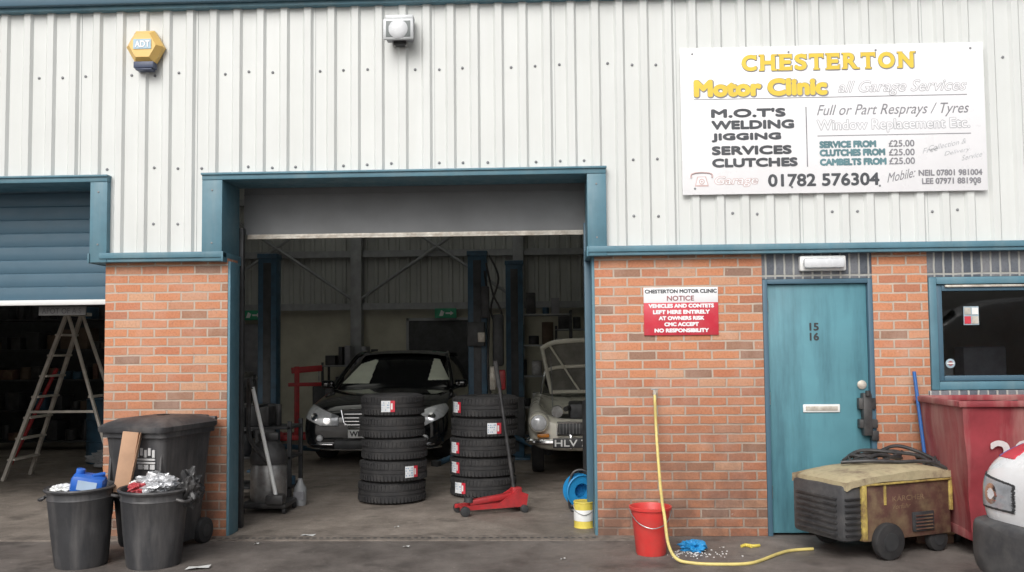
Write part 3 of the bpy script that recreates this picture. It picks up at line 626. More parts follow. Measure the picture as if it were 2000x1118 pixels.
# ------------------------------------------------------------ trolley jack
tj=root('trolley_jack',(-.50,1.05,.005),'low red trolley jack with long black handle on the floor','jack',rot=(0,0,22))
b=B()
for y in (-.09,.09):
    b.poly([(-.36,y-.008,.05),(.28,y-.008,.05),(.30,y-.008,.16),(.20,y-.008,.20),(.02,y-.008,.10),(-.36,y-.008,.085)],mRed,(0,.016,0))
b.box(-.34,-.30,-.09,.09,.06,.08,mRed,.004); b.box(.14,.28,-.085,.085,.07,.15,mRed,.01); b.obj('chassis',tj)
b=B(); b.box(-.25,.18,-.035,.035,.10,.15,mRed,.01,rot=(0,-6,0)); b.obj('lifting_arm',tj)
b=B(); b.cyl((-.25,0,.11),(-.25,0,.15),.045,mDark); b.obj('saddle',tj)
for x,y,r in ((-.32,-.115,.045),(-.32,.115,.045),(.25,-.12,.035),(.25,.12,.035)):
    b=B(); b.cyl((x,y-.02,r),(x,y+.02,r),r,mDark,bev=.004); b.obj('wheel',tj)
b=B(); b.cyl((.20,0,.15),(.06,.10,1.38),.018,mBlack,seg=12); b.cyl((.085,.085,1.15),(.055,.105,1.40),.024,mRub,seg=12); b.box(.17,.26,-.04,.04,.14,.22,mRed,.01); b.obj('handle',tj)
# ------------------------------------------------------------ lifts
def lift(xa,xb,y,h,lab):
    rt=root('car_lift',((xa+xb)/2,y,.005),lab,'car lift',group='two post car lifts in the workshop'); wd=(xb-xa)/2
    for s_ in (-1,1):
        b=B(); b.box(s_*wd-.12,s_*wd+.12,-.10,.10,0,h,mPost,.012); b.box(s_*wd-.05,s_*wd+.05,-.106,-.098,.1,h-.1,mDark,.002)
        b.box(s_*wd-.2,s_*wd+.2,-.25,.25,0,.03,mPost,.005); b.box(s_*wd-.13,s_*wd+.13,-.11,.11,h-.04,h+.02,mPost,.006); b.obj('post',rt)
        b=B(); b.box(s_*wd-.13,s_*wd+.13,-.16,-.10,.25,.85,mDark,.01); b.cyl((s_*wd,-.14,.3),(s_*(wd-.45),-.75,.16),.035,mPost); b.cyl((s_*(wd-.45),-.75,.14),(s_*(wd-.45),-.75,.20),.06,mDark); b.cyl((s_*wd,.1,.3),(s_*(wd-.4),.9,.16),.035,mPost); b.obj('carriage_arm',rt)
    return rt
lf=lift(-3.56,-.87,4.0,2.74,'blue two post car lift around the black car')
b=B(); b.box(1.345-.12,1.345+.10,-.24,-.10,1.55,1.85,mDark,.01); b.box(1.40,1.50,-.20,-.10,1.9,2.3,mDark,.01); b.box(1.54,1.68,-.2,-.1,1.30,1.95,mDark,.03); b.box(1.5,1.58,-.22,-.12,1.0,1.3,mAlu,.02); b.box(1.60,1.70,-.2,-.12,1.0,1.25,mRed,.02); b.box(1.36,1.45,-.26,-.2,1.60,1.72,mAlu,.01); b.obj('control_box',lf)
for pts in ([(1.5,-.1,2.7),(1.62,-.15,2.4),(1.52,-.15,2.0),(1.65,-.12,1.6),(1.5,-.12,1.2)],[(1.46,-.1,2.6),(1.55,-.15,2.2),(1.66,-.15,1.9),(1.56,-.12,1.3)],[(1.44,-.1,2.5),(1.50,-.2,1.9),(1.48,-.2,1.2),(1.56,-.2,.7)]):
    b=B(); b.tube(pts,.013,mBlack); b.obj('cable',lf)
lift(-.44,1.5,5.1,2.72,'blue two post car lift behind the cream car')
# ------------------------------------------------------------ cars
def sec(w,zb,zs,zt,cr=.015): return [(0,zb),(w*.85,zb),(w,zb+.12),(w*1.0,(zb+zs)/2+.05),(w*.985,zs-.02),(w*.86,zs+(zt-zs)*.6),(w*.45,zt),(0,zt+cr)]
def wheel(parent,x,y,r,wd,rimmat=mSteel):
    w=bpy.data.objects.new('wheel',None); COL.objects.link(w); w.parent=parent; w.location=(x,y,r); w.empty_display_size=.05
    b=B(); k=wd/2
    b.lathe([(r*.6,-k),(r*.9,-k),(r*.98,-k*.8),(r,-k*.4),(r,k*.4),(r*.98,k*.8),(r*.9,k),(r*.6,k)],mRub,axis=(1,0,0),seg=32); b.obj('tyre',w)
    b=B(); b.lathe([(0,k*.8),(.05,k*.85),(.07,k*.6),(r*.55,k*.7),(r*.62,k*.95),(r*.62,-k*.95),(r*.55,-k*.7),(.07,-k*.6),(.05,-k*.85),(0,-k*.8)],rimmat,axis=(1,0,0),seg=28); b.obj('rim',w)
mc=root('saloon_car',(-2.30,4.35,.005),'black luxury saloon car facing out of the workshop','car',rot=(0,0,-1.5))
b=B(); b.loft([(y,sec(*s)) for y,s in ((0.0,(.76,.22,.56,.64)),(.05,(.90,.18,.64,.73)),(.14,(.95,.17,.69,.79)),(.4,(.975,.17,.77,.865)),(.9,(.98,.17,.86,.93)),(1.42,(.98,.17,.94,.98)),(2.4,(.98,.17,.95,1.0)),(4.0,(.97,.17,.97,1.02)),(4.85,(.93,.2,.97,1.03)),(5.05,(.88,.25,.9,.98)),(5.1,(.75,.3,.75,.85)))],mCarK); mbody=b.obj('body',mc,sub=2)
def mlamp(sgn):
    def f(x,y,z):
        x*=sgn
        if y>.46 or x<.45: return None
        zl=.515+.13*max(0,(x-.70))/.28+.22*max(0,y-.14); zu=.655+.17*(x-.45)/.5-.10*max(0,y-.2)
        if not(zl<z<zu): return None
        if z<zl+.010 or z>zu-.008: return mDark
        if math.hypot(x-.61,z-.585)<.045: return mChrome
        if math.hypot(x-.78,z-.635)<.048 and y<.3: return mChrome
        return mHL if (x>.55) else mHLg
    return f
skin_patches(mbody,mc,[('headlight',mlamp(1),.006),('headlight',mlamp(-1),.006)])
def gsec(wb_,wt,zb,zt): return [(0,zb),(wb_,zb),(wb_*.985,zb+(zt-zb)*.2),((wb_+wt)/2+.02,zb+(zt-zb)*.65),(wt,zt-.03),(wt*.7,zt),(0,zt+.02)]
b=B(); b.loft([(y,gsec(*s)) for y,s in ((1.32,(.86,.78,.91,.98)),(1.45,(.86,.76,.91,1.03)),(2.2,(.86,.66,.91,1.45)),(2.5,(.86,.66,.91,1.49)),(3.4,(.86,.66,.91,1.49)),(4.1,(.82,.66,.91,1.25)),(4.5,(.78,.66,.91,1.02)))],mGlassK); mgl=b.obj('glasshouse',mc,sub=2)
b=B(); b.grid([[(x*wd,y,z-.05*abs(x)**3) for x in (-1,-.8,-.4,0,.4,.8,1)] for y,z,wd in ((2.12,1.455,.67),(2.3,1.50,.69),(2.8,1.515,.695),(3.4,1.50,.69),(3.7,1.44,.67))],mCarK)
for s_ in (-1,1): b.tube([(s_*.88,1.38,.96),(s_*.80,1.75,1.20),(s_*.70,2.15,1.43),(s_*.68,2.6,1.47)],.032,mCarK)
b.obj('roof',mc)
mRefl=M('painted_reflection',(.72,.76,.64),.5,0,.12,3)  # pale colour for bright reflections painted onto the windscreen
def reflL(x,y,z):
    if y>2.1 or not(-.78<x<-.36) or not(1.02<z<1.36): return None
    return mRefl if x>-.78+(z-1.02)*.62 and z<1.24+(x+.78)*.33 else None
def reflR(x,y,z):
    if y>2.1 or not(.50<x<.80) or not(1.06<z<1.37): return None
    return mRefl if x<.80-(z-1.06)*.70 else None
skin_patches(mgl,mc,[('painted_reflection_panel',reflL,.004),('painted_reflection_panel',reflR,.004)])
for s_ in (-1,1):
    b=B(); b.box(s_*1.0-.09,s_*1.0+.09,1.42,1.5,.95,1.07,mCarK,.03); b.cyl((s_*.88,1.5,.98),(s_*.98,1.47,.99),.02,mCarK); b.obj('wing_mirror',mc)
    b=B(); b.box(s_*.66-.16,s_*.66+.16,-.03,.05,.27,.29,mChrome,.006,rot=(0,0,s_*12)); b.lathe([(.045,0),(.035,.02),(0,.022)],mHL,(s_*.70,.0,.36),(0,-1,0),16); b.obj('fog_light',mc)
b=B(); gp=[(-.40,-.03,.735),(.40,-.03,.735),(.36,-.05,.57),(.27,-.06,.50),(-.27,-.06,.50),(-.36,-.05,.57)]
b.poly(gp,mDark,(0,-.02,0)); b.tube([(x,y-.02,z) for x,y,z in gp+[gp[0]]],.012,mChrome,sub=1)
for z in (.54,.585,.63,.68): b.box(-.35,.35,-.09,-.06,z-.0065,z+.0065,mChrome,.003)
b.box(-.012,.012,-.095,-.05,.50,.735,mChrome,.003); b.obj('grille',mc)
b=B(); b.lathe([(.036,-.006),(.045,-.006),(.045,.006),(.036,.006),(.036,-.006)],mChrome,(0,.05,.86),(0,-1,0),20)
for a in (90,210,330): b.cyl((0,.05,.86),(.04*math.cos(R(a)),.05,.86+.04*math.sin(R(a))),.005,mChrome,seg=6)
b.cyl((0,.05,.74),(0,.05,.82),.006,mChrome,seg=6); b.obj('bonnet_emblem',mc)
b=B(); b.box(-.50,.50,-.04,.05,.22,.34,mDark,.02); b.tube([(-.90,.12,.24),(-.62,-.03,.22),(0,-.06,.215),(.62,-.03,.22),(.90,.12,.24)],.012,mChrome); b.obj('lower_intake',mc)
b=B(); b.box(-.30,.24,-.095,-.08,.37,.48,mWhite,.004); b.text('WL08 KDX',-.275,.215,.39,.46,-.096,mDark,bold=.05); b.obj('number_plate',mc)
for x in (-.83,.83):
    for y in (.88,4.0): wheel(mc,x,y,.345,.24)
cc=root('classic_car',(.52,3.0,.005),'cream classic sports car with bonnet raised','car')
b=B()
def csec(w,zb,zs,zt): return [(0,zb),(w*.8,zb),(w*.95,zb+.1),(w,(zb+zs)/2),(w*.97,zs-.06),(w*.80,zs+.03),(w*.62,zt-.01),(0,zt)]
b.loft([(y,csec(*s)) for y,s in ((0.05,(.64,.34,.64,.60)),(.12,(.73,.32,.74,.68)),(.3,(.76,.30,.81,.70)),(.8,(.77,.26,.85,.52)),(1.4,(.775,.24,.88,.62)),(1.7,(.775,.24,.90,.90)),(2.8,(.775,.24,.88,.86)),(3.6,(.75,.28,.84,.86)),(3.9,(.68,.34,.74,.76)))],mCream); b.obj('body',cc,sub=2)
b=B(); b.box(-.50,.50,.42,1.5,.40,.66,mDark,.02); b.box(-.25,.15,.6,1.2,.6,.84,mDark,.03); b.cyl((-.40,.6,.74),(-.40,.8,.74),.07,mSteel); b.cyl((-.3,.5,.78),(-.1,1.0,.82),.03,mBlack); b.obj('engine_bay',cc)
b=B(); b.cyl((0,0,0),(0,0,.95),.10,mDark,seg=20,bev=.02); b.cyl((0,0,.95),(0,0,1.02),.04,mSteel); b.cyl((0,0,0),(0,0,.04),.16,mDark,seg=20,bev=.01); b.obj('oil_drainer',loc=(.48,2.45,.005),label='dark upright tank in front of the cream car',category='tank')
b=B()
X=lambda t,x: x*(.80+.20*t)
b.grid([[(X(t,x),1.45-.28*t+.02*abs(x),.93+.70*t-.12*(abs(x)/.6)**4*t) for x in (-.58,-.52,-.42,-.2,0,.2,.42,.52,.58)] for t in (0,.25,.5,.75,1)],mUnder)
for t in (.02,.5,.98): b.tube([(X(t,x),1.42-.28*t,.93+.70*t-.12*(abs(x)/.6)**4*t) for x in (-.58,-.42,0,.42,.58)],.024 if t<.9 else .03,mCream,8)
for x in (-.58,.58): b.tube([(X(t,x),1.42-.28*t,.93+.70*t-.10*t) for t in (0,.5,1)],.026,mCream,8)
for s_ in (-1,1): b.cyl((X(0,.1*s_),1.41,.93),(X(1,.5*s_),1.12,1.58),.014,mCream,seg=8)
b.cyl((-.45,.8,.72),(-.47,1.14,1.45),.008,mSteel,seg=6); b.obj('raised_bonnet',cc)
b=B(); b.tube([(-.60,1.85,.88),(-.52,2.1,1.22),(-.3,2.13,1.25),(.3,2.13,1.25),(.52,2.1,1.22),(.60,1.85,.88)],.016,mChrome); b.poly([(-.58,1.86,.9),(.58,1.86,.9),(.51,2.1,1.22),(-.51,2.1,1.22)],mGlass); b.obj('windscreen',cc)
b=B(); b.loft([(2.15,[(0,.85),(.6,.85),(.55,1.2),(.4,1.25),(0,1.26)]),(2.9,[(0,.85),(.62,.85),(.57,1.2),(.4,1.27),(0,1.29)]),(3.3,[(0,.8),(.55,.8),(.45,.95),(.3,1.0),(0,1.0)])],mBlack); b.obj('soft_top',cc,sub=1)
for s_ in (-1,1):
    b=B(); b.lathe([(.125,.14),(.12,.02),(.115,-.02),(.105,-.05),(.095,-.055)],mCream,(s_*.62,.02,.66),(0,1,0),24); b.lathe([(.100,-.02),(.105,.0),(.090,.015)],mChrome,(s_*.62,-.02,.66),(0,-1,0),24); b.lathe([(.092,.012),(.07,.03),(0,.045)],mHL,(s_*.62,-.02,.66),(0,-1,0),24); b.obj('headlight',cc)
    b=B(); b.box(s_*.57-.07,s_*.57+.07,.0,.09,.49,.53,mAmb,.01); b.obj('indicator',cc)
    b=B(); b.box(s_*.25-.02,s_*.25+.02,-.07,.03,.36,.52,mChrome,.012); b.obj('overrider',cc)
b=B(); b.box(-.40,.40,.0,.07,.52,.66,mDark,.03)
for i in range(21): b.box(-.38+i*.038,-.376+i*.038,-.015,.03,.53,.65,mSteel)
b.tube([(-.41,-.01,.52),(-.41,-.01,.66),(.41,-.01,.66),(.41,-.01,.52),(-.41,-.01,.52)],.012,mChrome,sub=1); b.obj('grille',cc)
b=B(); b.tube([(-.76,.28,.44),(-.70,.05,.44),(-.4,-.03,.44),(.4,-.03,.44),(.70,.05,.44),(.76,.28,.44)],.036,mChrome,10); b.obj('bumper',cc)
b=B(); b.box(-.46,.02,-.095,-.08,.38,.49,mDark,.004); b.text('HLV 70',-.44,0,.395,.475,-.097,mWhite,bold=.03); b.obj('number_plate',cc)
for x in (-.64,.64):
    for y in (.75,3.1): wheel(cc,x,y,.30,.15,mChrome)
# white van, front corner in view
vn=root('parked_van',(2.665,-2.78,0),'white van with red stripe and dark bumper parked outside','van',rot=(0,0,-74))
vs=lambda w,zb,zs,zt:[(0,zb),(w*.85,zb),(w,zb+.1),(w,(zb+zs)/2+.05),(w*.985,zs-.03),(w*.88,zs+(zt-zs)*.7),(w*.45,zt),(0,zt+.01)]
ZS=1.10
b=B(); b.loft([(y,vs(*s)) for y,s in ((0.0,(.66,.45,.62,.66)),(.05,(.80,.40,.74,.78)),(.20,(.86,.30,.82,.87)),(.6,(.87,.28,.90,.95)),(1.0,(.87,.26,.98,1.03)),(1.6,(.87,.26,1.02,1.05)),(3.9,(.87,.26,1.05,1.06)),(4.0,(.82,.3,1.0,1.05)))],mVan); vbody=b.obj('body',vn,sub=2,zs=ZS)
b=B(); b.loft([(y,[(0,.95),(.80,.95),(.79,1.2),(wt+.04,zt-.15),(wt,zt-.03),(wt*.7,zt),(0,zt+.02)]) for y,wt,zt in ((1.0,.76,1.22),(1.15,.76,1.28),(1.75,.70,1.75),(2.1,.70,1.82),(3.8,.70,1.82),(3.98,.70,1.75))],mVan); b.obj('upper_body',vn,sub=2,zs=ZS)
b=B(); b.poly([(-.66,1.17,1.2),(.66,1.17,1.2),(.58,1.70,1.68),(-.58,1.70,1.68)],mGlassK,(0,-.03,.03)); b.obj('windscreen',vn,zs=ZS)
mBump=M('grey_black_bumper',(.055,.056,.06),.55,0,.2,5,dirt=.4,dcol=(.16,.155,.15),ds=7)
b=B(); b.loft([(y,[(0,zb),(w*.85,zb),(w,zb+.03),(w*1.01,(zb+zt)/2),(w,zt-.03),(w*.97,zt-.005),(w*.6,zt),(0,zt)]) for y,w,zb,zt in ((-.07,.62,.22,.47),(-.05,.72,.20,.485),(.02,.85,.19,.495),(.16,.895,.19,.495),(.45,.90,.22,.495),(.5,.87,.25,.47))],mBump); vbump=b.obj('bumper',vn,sub=2,zs=ZS)
def vlamp(sgn):
    def f(x,y,z):
        x*=sgn; z/=ZS
        if y>.46 or x<.50: return None
        zl=.545+.22*max(0,y-.12); zu=.685+.10*(x-.5)-.02*max(0,y-.2)
        if not(zl<z<zu): return None
        if z<zl+.010 or z>zu-.010 or x<.515: return mDark
        if y>.20: return mAmb
        d=math.hypot(x-.68,z-.62)
        if d<.028: return mHL
        if d<.052: return mChrome
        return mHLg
    return f
def vstr(x,y,z):
    z/=ZS
    if y<.10 or y>1.6 : return None
    if abs(x)>.60 and abs(x)<.80 and z>.80 and y<.95: return mNR if abs(x)<.74 else mBluP
    if abs(x)>.84 and .70+.05*y<z<.76+.05*y and y>.5: return mNR
    return None
skin_patches(vbody,vn,[('headlight',vlamp(1),.006),('headlight',vlamp(-1),.006),('red_stripe',vstr,.003)])
b=B(); b.box(-.35,.35,-.03,.05,.52,.62,mDark,.02); b.obj('grille',vn,zs=ZS)
for x in (-.78,.78):
    for y in (.80,3.3): wheel(vn,x,y,.31,.2)
# ------------------------------------------------------------ pressure washer machine
pm=root('pressure_washer',(2.40,-.47,0),'worn maroon and yellow wheeled pressure washer with tangled hoses','pressure washer',rot=(0,0,24))
b=B()
b.box(-.30,.52,-.27,.27,.13,.55,mMar,.012); b.box(.14,.34,-.285,-.265,.17,.31,mDark,.006)
for i in range(5): b.box(.16,.32,-.292,-.284,.185+i*.024,.193+i*.024,mMar)
b.obj('body',pm)
tb=bmesh.new(); bmesh.ops.create_cube(tb,size=1); bmesh.ops.subdivide_edges(tb,edges=tb.edges[:],cuts=11,use_grid_fill=True)
for v in tb.verts:
    sd_=max(0,(-.22-v.co.x)); top=v.co.z>.1
    rx=max(0,abs(v.co.x)-.42)*.5; ry=max(0,abs(v.co.y)-.38)*.6
    v.co=Vector((v.co.x*1.0+.03,v.co.y*.575,.585+v.co.z*.08))
    if top: v.co.z+=-sd_*.22+.010*math.sin(v.co.x*9)-rx*.5-ry*.35
    else: v.co.z-=sd_*.10
    v.co+=mn.noise_vector(v.co*7)*.006
b=B(); b.add(tb,mMTop); b.obj('top_cover',pm,ang=45)
b=B(); b.box(-.328,-.288,-.289,-.245,.14,.56,mYelW,.006); b.box(-.33,.53,-.289,-.272,.525,.54,mYelW,.004); b.box(-.12,-.10,-.276,-.268,.38,.535,mYelW); b.box(.5,.53,-.285,-.25,.3,.54,mYelW,.005); b.obj('yellow_edges',pm)
b=B(); b.box(-.49,-.31,-.27,.27,.14,.54,mBump,.035)
for i in range(7): b.box(-.505,-.485,-.21,.21,.18+i*.042,.196+i*.042,mBlack,.003); b.box(-.47,-.34,-.282,-.262,.18+i*.042,.196+i*.042,mBlack,.003)
b.obj('vented_end',pm)
mFLd=M('faded_lettering_dark',(.22,.15,.09),.6,0,.4,20)
b=B(); b.text('KÄRCHER',-.04,.26,.40,.445,-.2705,mFLd); b.obj('lettering',pm)
b=B(); b.text('Vorführ',-.04,.13,.345,.38,-.2705,mFLd,shear=.3); b.obj('lettering',pm)
for x,y,r in ((-.12,-.30,.13),(-.12,.30,.13),(.42,-.22,.09),(.42,.22,.09)):
    b=B(); b.cyl((x,y-.03,r),(x,y+.03,r),r,mRub,bev=.012,seg=28); b.cyl((x,y-.034,r),(x,y+.034,r),r*.5,mDark); b.obj('wheel',pm)
def coil(c,rad,n,thick,mat,seed,ax='z',sq=(1,1)):
    rn=random.Random(seed); pts=[]
    for i in range(n*10):
        a=2*math.pi*i/10; r=rad*(1+rn.uniform(-.14,.14)); h=rn.uniform(0,.06)
        if ax=='z': pts.append((c[0]+r*math.cos(a)*sq[0],c[1]+r*math.sin(a)*sq[1],c[2]+h))
        else: pts.append((c[0]+r*math.cos(a)*sq[0],c[1]+h-.012*i/10,c[2]+r*math.sin(a)*sq[1]))
    bb=B(); bb.tube(pts,thick,mat,7,4); bb.obj('hose',pm)
coil((.20,.12,.635),.17,3,.013,mBlack,2,sq=(1.4,.6))
coil((.66,-.10,.44),.15,6,.014,mBlack,4,'y',(.9,1.35))
coil((.68,.02,.40),.17,4,.013,mBump,9,'y',(.9,1.25))
for pts in ([(-.15,.12,.64),(.0,.0,.655),(.2,-.1,.65),(.45,-.2,.64),(.62,-.25,.5),(.70,-.24,.25),(.62,-.26,.14)],[(.15,.15,.65),(.35,.1,.74),(.5,.0,.70),(.66,-.1,.60)],[(-.05,.2,.64),(.1,.18,.71),(.3,.05,.70),(.5,-.05,.66),(.62,-.15,.5)]):
    b=B(); b.tube(pts,.014,mBlack); b.obj('hose',pm)
b=B(); b.tube([(.50,-.22,.3),(.66,-.22,.35),(.70,-.22,.62),(.70,.22,.62),(.66,.22,.35),(.50,.22,.3)],.015,mDark); b.obj('push_handle',pm)
rb=root('waste_skip',(3.70,-.42,0),'dented red steel waste container on castors beside the wall','waste container')
b=B()
rows=[]
for i in range(9):
    t=i/8; x=.68+.06*t; y=.33+.04*t; z=.17+.93*t; row=[]
    for (ax,ay),(bx,by) in (((-1,-1),(1,-1)),((1,-1),(1,1)),((1,1),(-1,1)),((-1,1),(-1,-1))):
        for k in range(10):
            u_=k/10; px=(ax+(bx-ax)*u_)*x; py=(ay+(by-ay)*u_)*y
            w=.012*math.sin(7*px+4*z)+.010*math.sin(13*z+5*py+3*px)
            row.append((px+(w*.6 if abs(ax+bx)==2 else 0),py+w*(1 if abs(ay+by)==2 else 0),z))
    row.append(row[0]); rows.append(row)
b.grid(rows,mRedBin); b.poly(rows[0][:-1],mRedBin); b.obj('body',rb)
b=B()
for x0,x1,y0,y1 in ((-.77,.77,-.40,-.36),(-.77,.77,.36,.40),(-.77,-.73,-.36,.36),(.73,.77,-.36,.36)): b.box(x0,x1,y0,y1,1.075,1.12,mRedBin,.008)
b.obj('rim',rb)
b=B(); b.box(-.68,.68,-.34,-.31,.12,.19,mRedBin,.006); b.box(-.68,-.64,-.31,.31,.12,.19,mRedBin,.005); b.obj('base_frame',rb)
b=B(); b.text('20',-.56,-.24,.64,.84,-.386,M('scuffed_white_number',(.66,.60,.60),.6,0,.2,9),bold=.035); b.obj('number_marking',rb)
for x,y in ((-.56,-.24),(.56,-.24),(-.56,.24),(.56,.24)):
    b=B(); b.cyl((x-.02,y-.03,.065),(x+.02,y-.03,.065),.065,mRub,bev=.006); b.box(x-.03,x+.03,y-.05,y+.02,.09,.14,mSteel,.004); b.obj('castor',rb)
crumple('rubbish_bag',(3.5,-.4,1.0),.2,mBlack,'black rubbish bag filling the red waste container','bag',(1.6,1.1,.4),11,.3)
br=root('broom',(2.93,-.16,0),'broom with blue handle leaning on the brick wall','broom')
b=B(); b.cyl((.03,-.10,.12),(0,.10,1.31),.014,mBlu2,seg=12); b.obj('handle',br)
b=B(); b.box(-.12,.18,-.13,-.07,.07,.12,mCard,.01); b.box(-.11,.17,-.125,-.075,0,.07,mMar,.01); b.obj('head',br)
# ------------------------------------------------------------ workshop contents
b=B(); b.box(-.20,.20,-.03,.0,-.09,.09,mGreen,.005); b.poly([(-.12,-.032,-.05),(-.05,-.032,-.05),(-.02,-.032,.02),(-.08,-.032,.06)],mWhite); b.poly([(.0,-.032,-.015),(.09,-.032,-.015),(.09,-.032,-.04),(.15,-.032,0),(.09,-.032,.04),(.09,-.032,.015),(0,-.032,.015)],mWhite)
o=b.obj('exit_sign',loc=(-1.85,9.0,2.18),label='green fire exit sign above the inner doorway',category='sign',group='green exit signs')
o2=o.copy(); COL.objects.link(o2); o2.location=(-5.45,9.0,2.18); o2['label']='green fire exit sign on the back wall'
b=B(); b.box(-2.55,-1.15,9.12,9.19,0,2.05,mDark,.004); b.box(-2.6,-2.55,9.1,9.19,0,2.1,mSeal); b.box(-2.6,-1.1,9.1,9.19,2.05,2.1,mSeal); b.obj('inner_doorway',bld)
b=B(); b.box(-5.9,-5.0,9.12,9.19,0,2.02,mTxtG,.004); b.obj('inner_doorway',bld)
ec=root('engine_crane',(-4.0,7.4,.005),'red engine hoist near the workshop back wall','engine hoist',rot=(0,0,20))
b=B(); b.box(-.5,.6,-.3,-.2,.06,.14,mRed,.006); b.box(-.5,.6,.2,.3,.06,.14,mRed,.006); b.box(-.5,-.38,-.3,.3,.06,.16,mRed,.006); b.obj('base',ec)
b=B(); b.box(-.20,-.12,-.05,.05,.1,1.25,mRed,.006); b.box(-.25,.25,-.04,.04,1.15,1.25,mRed,.006,rot=(0,-4,0)); b.box(-.3,.3,-.06,.06,.92,.98,mRed,.006); b.obj('boom',ec)
b=B(); b.cyl((.2,0,1.0),(.2,0,1.25),.01,mSteel); b.box(.10,.30,-.08,.08,.55,.92,mDark,.02); b.obj('hook',ec)
def rack(name,loc,w,h,dp,n,seed,lab,cat,dark=False):
    rn=random.Random(seed); rt=root(name,loc,lab,cat)
    b=B()
    for x in (-w/2,w/2-.04):
        for y in (-dp/2,dp/2-.04): b.box(x,x+.04,y,y+.04,0,h,mDark,.003)
    for i in range(n): z=.12+i*(h-.2)/(n-1); b.box(-w/2,w/2,-dp/2,dp/2,z,z+.025,mDark if dark else mSeal,.002)
    b.obj('frame',rt)
    b=B(); mm=[mDark,mBlack,mDCard,mBlack,mPost,mDark,mMar] if dark else [mDark,mDCard,mTxtG,mRed,mBlack,mBlack,mSteel,mDark,mPost]
    for i in range(n):
        z=.148+i*(h-.2)/(n-1); x=-w/2+.06
        while x<w/2-.15:
            ww=rn.uniform(.07,.24); hh=rn.uniform(.08,min(.35,(h-.2)/(n-1)-.06)); m=rn.choice(mm)
            if rn.random()<.45: b.cyl((x+ww/2,-dp*.15,z),(x+ww/2,-dp*.15,z+hh),ww*.42,m,seg=16,bev=.004)
            else: b.box(x,x+ww*.9,-dp/2+.05,dp/2-.08,z,z+hh,m,.008)
            x+=ww+rn.uniform(.01,.08)
    o=b.obj('shelf_contents',rt); o['kind']='stuff'; return rt
rack('storage_shelf',(-.05,6.6,.005),.9,2.1,.45,5,3,'dark shelving loaded with tins and parts near the wall','shelf')
rack('tool_rack',(-3.0,8.6,.005),2.0,1.3,.5,3,5,'workshop bench rack with tools along the back wall','tool rack')
rack('parts_rack',(-8.6,6.6,.005),3.6,2.1,.5,5,8,'tall dark parts rack in the neighbouring bay','shelf',True)
rack('work_bench',(-5.9,8.4,.005),1.6,1.1,.6,3,9,'cluttered work bench against the back wall','work bench')
rack('tool_cabinet',(.9,8.4,.005),1.5,1.9,.5,4,12,'shelving with tools behind the cream car','shelf')
b=B(); b.box(-11,-6.6,8.0,8.05,0,4.2,mDark); b.obj('dark_partition',bld)
vt=root('workshop_vacuum',(-2.66,1.15,.005),'silver and black workshop vacuum with pale tube leaning by the doorway','vacuum cleaner')
b=B(); b.lathe([(0,.09),(.15,.09),(.17,.14),(.17,.42),(.155,.46)],mSteel,seg=28); b.obj('tank',vt)
b=B(); b.lathe([(.175,.45),(.18,.50),(.15,.60),(.10,.66),(0,.67)],mBlack,seg=28); b.box(-.1,.1,-.03,.03,.66,.74,mBlack,.02); b.obj('motor_head',vt)
b=B(); b.box(-.22,.22,-.2,.2,.05,.10,mBlack,.02)
for x in (-.2,.2):
    for y in (-.16,.16): b.cyl((x-.015,y,.03),(x+.015,y,.03),.03,mRub)
b.obj('base',vt)
b=B(); b.cyl((-.10,-.18,1.18),(.14,-.22,.17),.018,mWhite,seg=14); b.box(.05,.22,-.28,-.16,.10,.19,mBlack,.02); b.obj('suction_tube',vt)
b=B(); b.tube([(-.10,-.18,1.16),(-.14,-.15,1.25),(-.18,-.05,1.0),(-.15,-.1,.7),(.05,-.2,.5)],.022,mBlack,10); b.obj('hose',vt)
b=B(); b.lathe([(0,0),(.055,0),(.06,.02),(.06,.17),(.03,.22),(.02,.26),(0,.26)],M('grey_white_plastic',(.28,.29,.30),.4),seg=20); b.box(-.05,.05,-.062,-.05,.06,.14,mTxtG); b.obj('oil_bottle',loc=(-2.44,1.45,.005),label='grey plastic oil bottle on the workshop floor',category='bottle')
rack('low_trolley',(-2.95,1.9,.005),.7,.8,.45,3,21,'dark tool trolley just inside the doorway','trolley',True)
sl=root('stepladder',(-5.8,3.4,.005),'weathered aluminium stepladder standing inside the neighbouring bay','ladder')
b=B()
ht=1.98
for y in (-.28,.28):
    tp_=Vector((0,y*.6,ht)); bt_=Vector((-.68,y,0)); b.tube([bt_,tp_],.028,mWood,4,1)
for i in range(1,8):
    t=i/8; x=-.68*(1-t); w=.28*(1-t)+.168*t; b.box(x-.05,x+.05,-w,w,ht*t-.012,ht*t+.012,mWood,.002)
b.box(-.12,.12,-.2,.2,ht-.01,ht+.03,mWood,.004); b.obj('front_frame',sl)
b=B()
for y in (-.28,.28): b.tube([(.68,y,0),(.02,y*.6,ht)],.022,mWood,4,1)
for t in (.25,.5): b.box(.68*(1-t)-.02,.68*(1-t)+.02,-.25,.25,ht*t-.015,ht*t+.015,mWood,.002)
b.box(-.40,.40,-.27,-.25,.80,.83,mWood,.002); b.obj('rear_frame',sl)
od=root('oil_drum',(-6.1,4.9,.005),'dark steel oil drum in the neighbouring bay','drum')
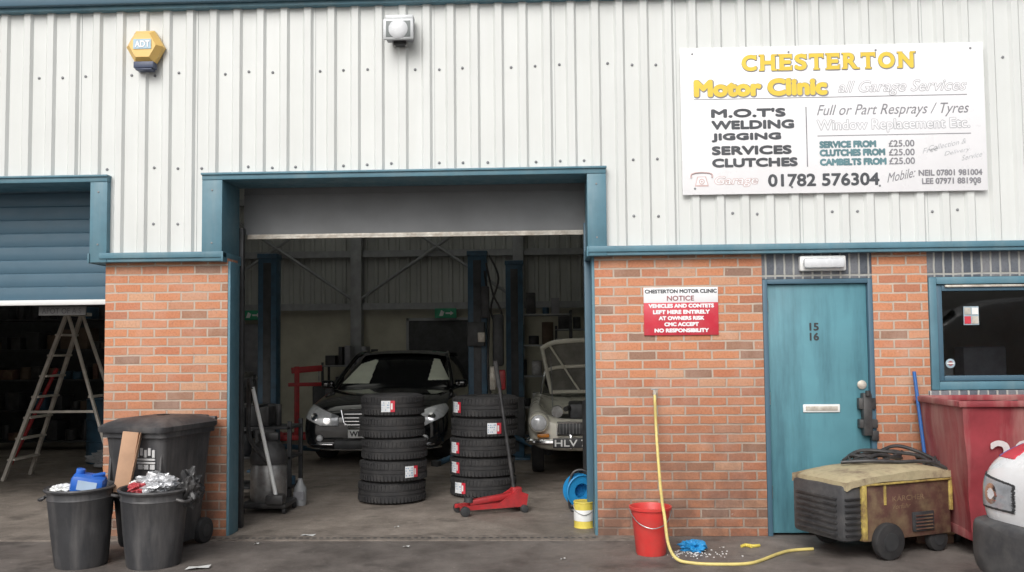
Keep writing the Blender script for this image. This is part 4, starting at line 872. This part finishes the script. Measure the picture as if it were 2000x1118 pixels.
b=B(); b.lathe([(0,.01),(.28,0),(.285,.01),(.28,.02),(.28,.29),(.29,.30),(.28,.31),(.28,.58),(.29,.59),(.28,.60),(.28,.86),(.29,.875),(.28,.87),(0,.86)],mPost,seg=32); b.obj('shell',od)
b=B(); b.cyl((.1,.1,.86),(.1,.1,.885),.03,mSteel); b.obj('bung',od)
b=B(); b.cyl((0,0,0),(.45,.3,1.3),.025,mRed,seg=12); b.obj('red_prop',loc=(-7.3,4.6,.005),label='red steel prop leaning in the neighbouring bay',category='prop')
crumple('dust_sheet',(-5.6,4.3,.12),.28,M('grey_cloth',(.25,.26,.27),.9),'grey dust sheet heaped on the bay floor','cloth',(1.3,1,.5),15,.4)
# ------------------------------------------------------------ light, world, camera
w=bpy.data.worlds.new('World'); scene.world=w; w.use_nodes=True; nt=w.node_tree
bg=nt.nodes['Background']; sky=nt.nodes.new('ShaderNodeTexSky'); sky.sky_type='NISHITA'; sky.sun_disc=False
EL,AZ=R(40),R(198)
sky.sun_elevation=EL; sky.sun_rotation=AZ; sky.dust_density=5; sky.air_density=1; sky.ozone_density=1
bw=nt.nodes.new('ShaderNodeRGBToBW'); nt.links.new(sky.outputs[0],bw.inputs[0])
mx=mixc(nt,.8,sky.outputs[0],bw.outputs[0]); nt.links.new(mx,bg.inputs[0]); bg.inputs[1].default_value=.15
sd=bpy.data.lights.new('sun','SUN'); sd.energy=1.35; sd.angle=R(40); sd.color=(1,.97,.93); so=bpy.data.objects.new('sun',sd); COL.objects.link(so)
dv=Vector((math.sin(AZ)*math.cos(EL),math.cos(AZ)*math.cos(EL),math.sin(EL))); so.rotation_euler=dv.to_track_quat('Z','Y').to_euler(); so.location=(0,-10,12)
cam=bpy.data.cameras.new('camera'); co=bpy.data.objects.new('camera',cam); COL.objects.link(co); scene.camera=co
cam.sensor_width=36; cam.lens=1732/2000*36; cam.shift_y=.015; cam.clip_end=1500
co.matrix_world=Matrix.Translation((0,-7.28,1.53))@(Matrix.Rotation(R(2.2),4,'Z')@Matrix.Rotation(R(93.0),4,'X')@Matrix.Rotation(R(-.55),4,'Z'))
scene.view_settings.view_transform='Standard'; scene.view_settings.look='None'; scene.view_settings.exposure=0
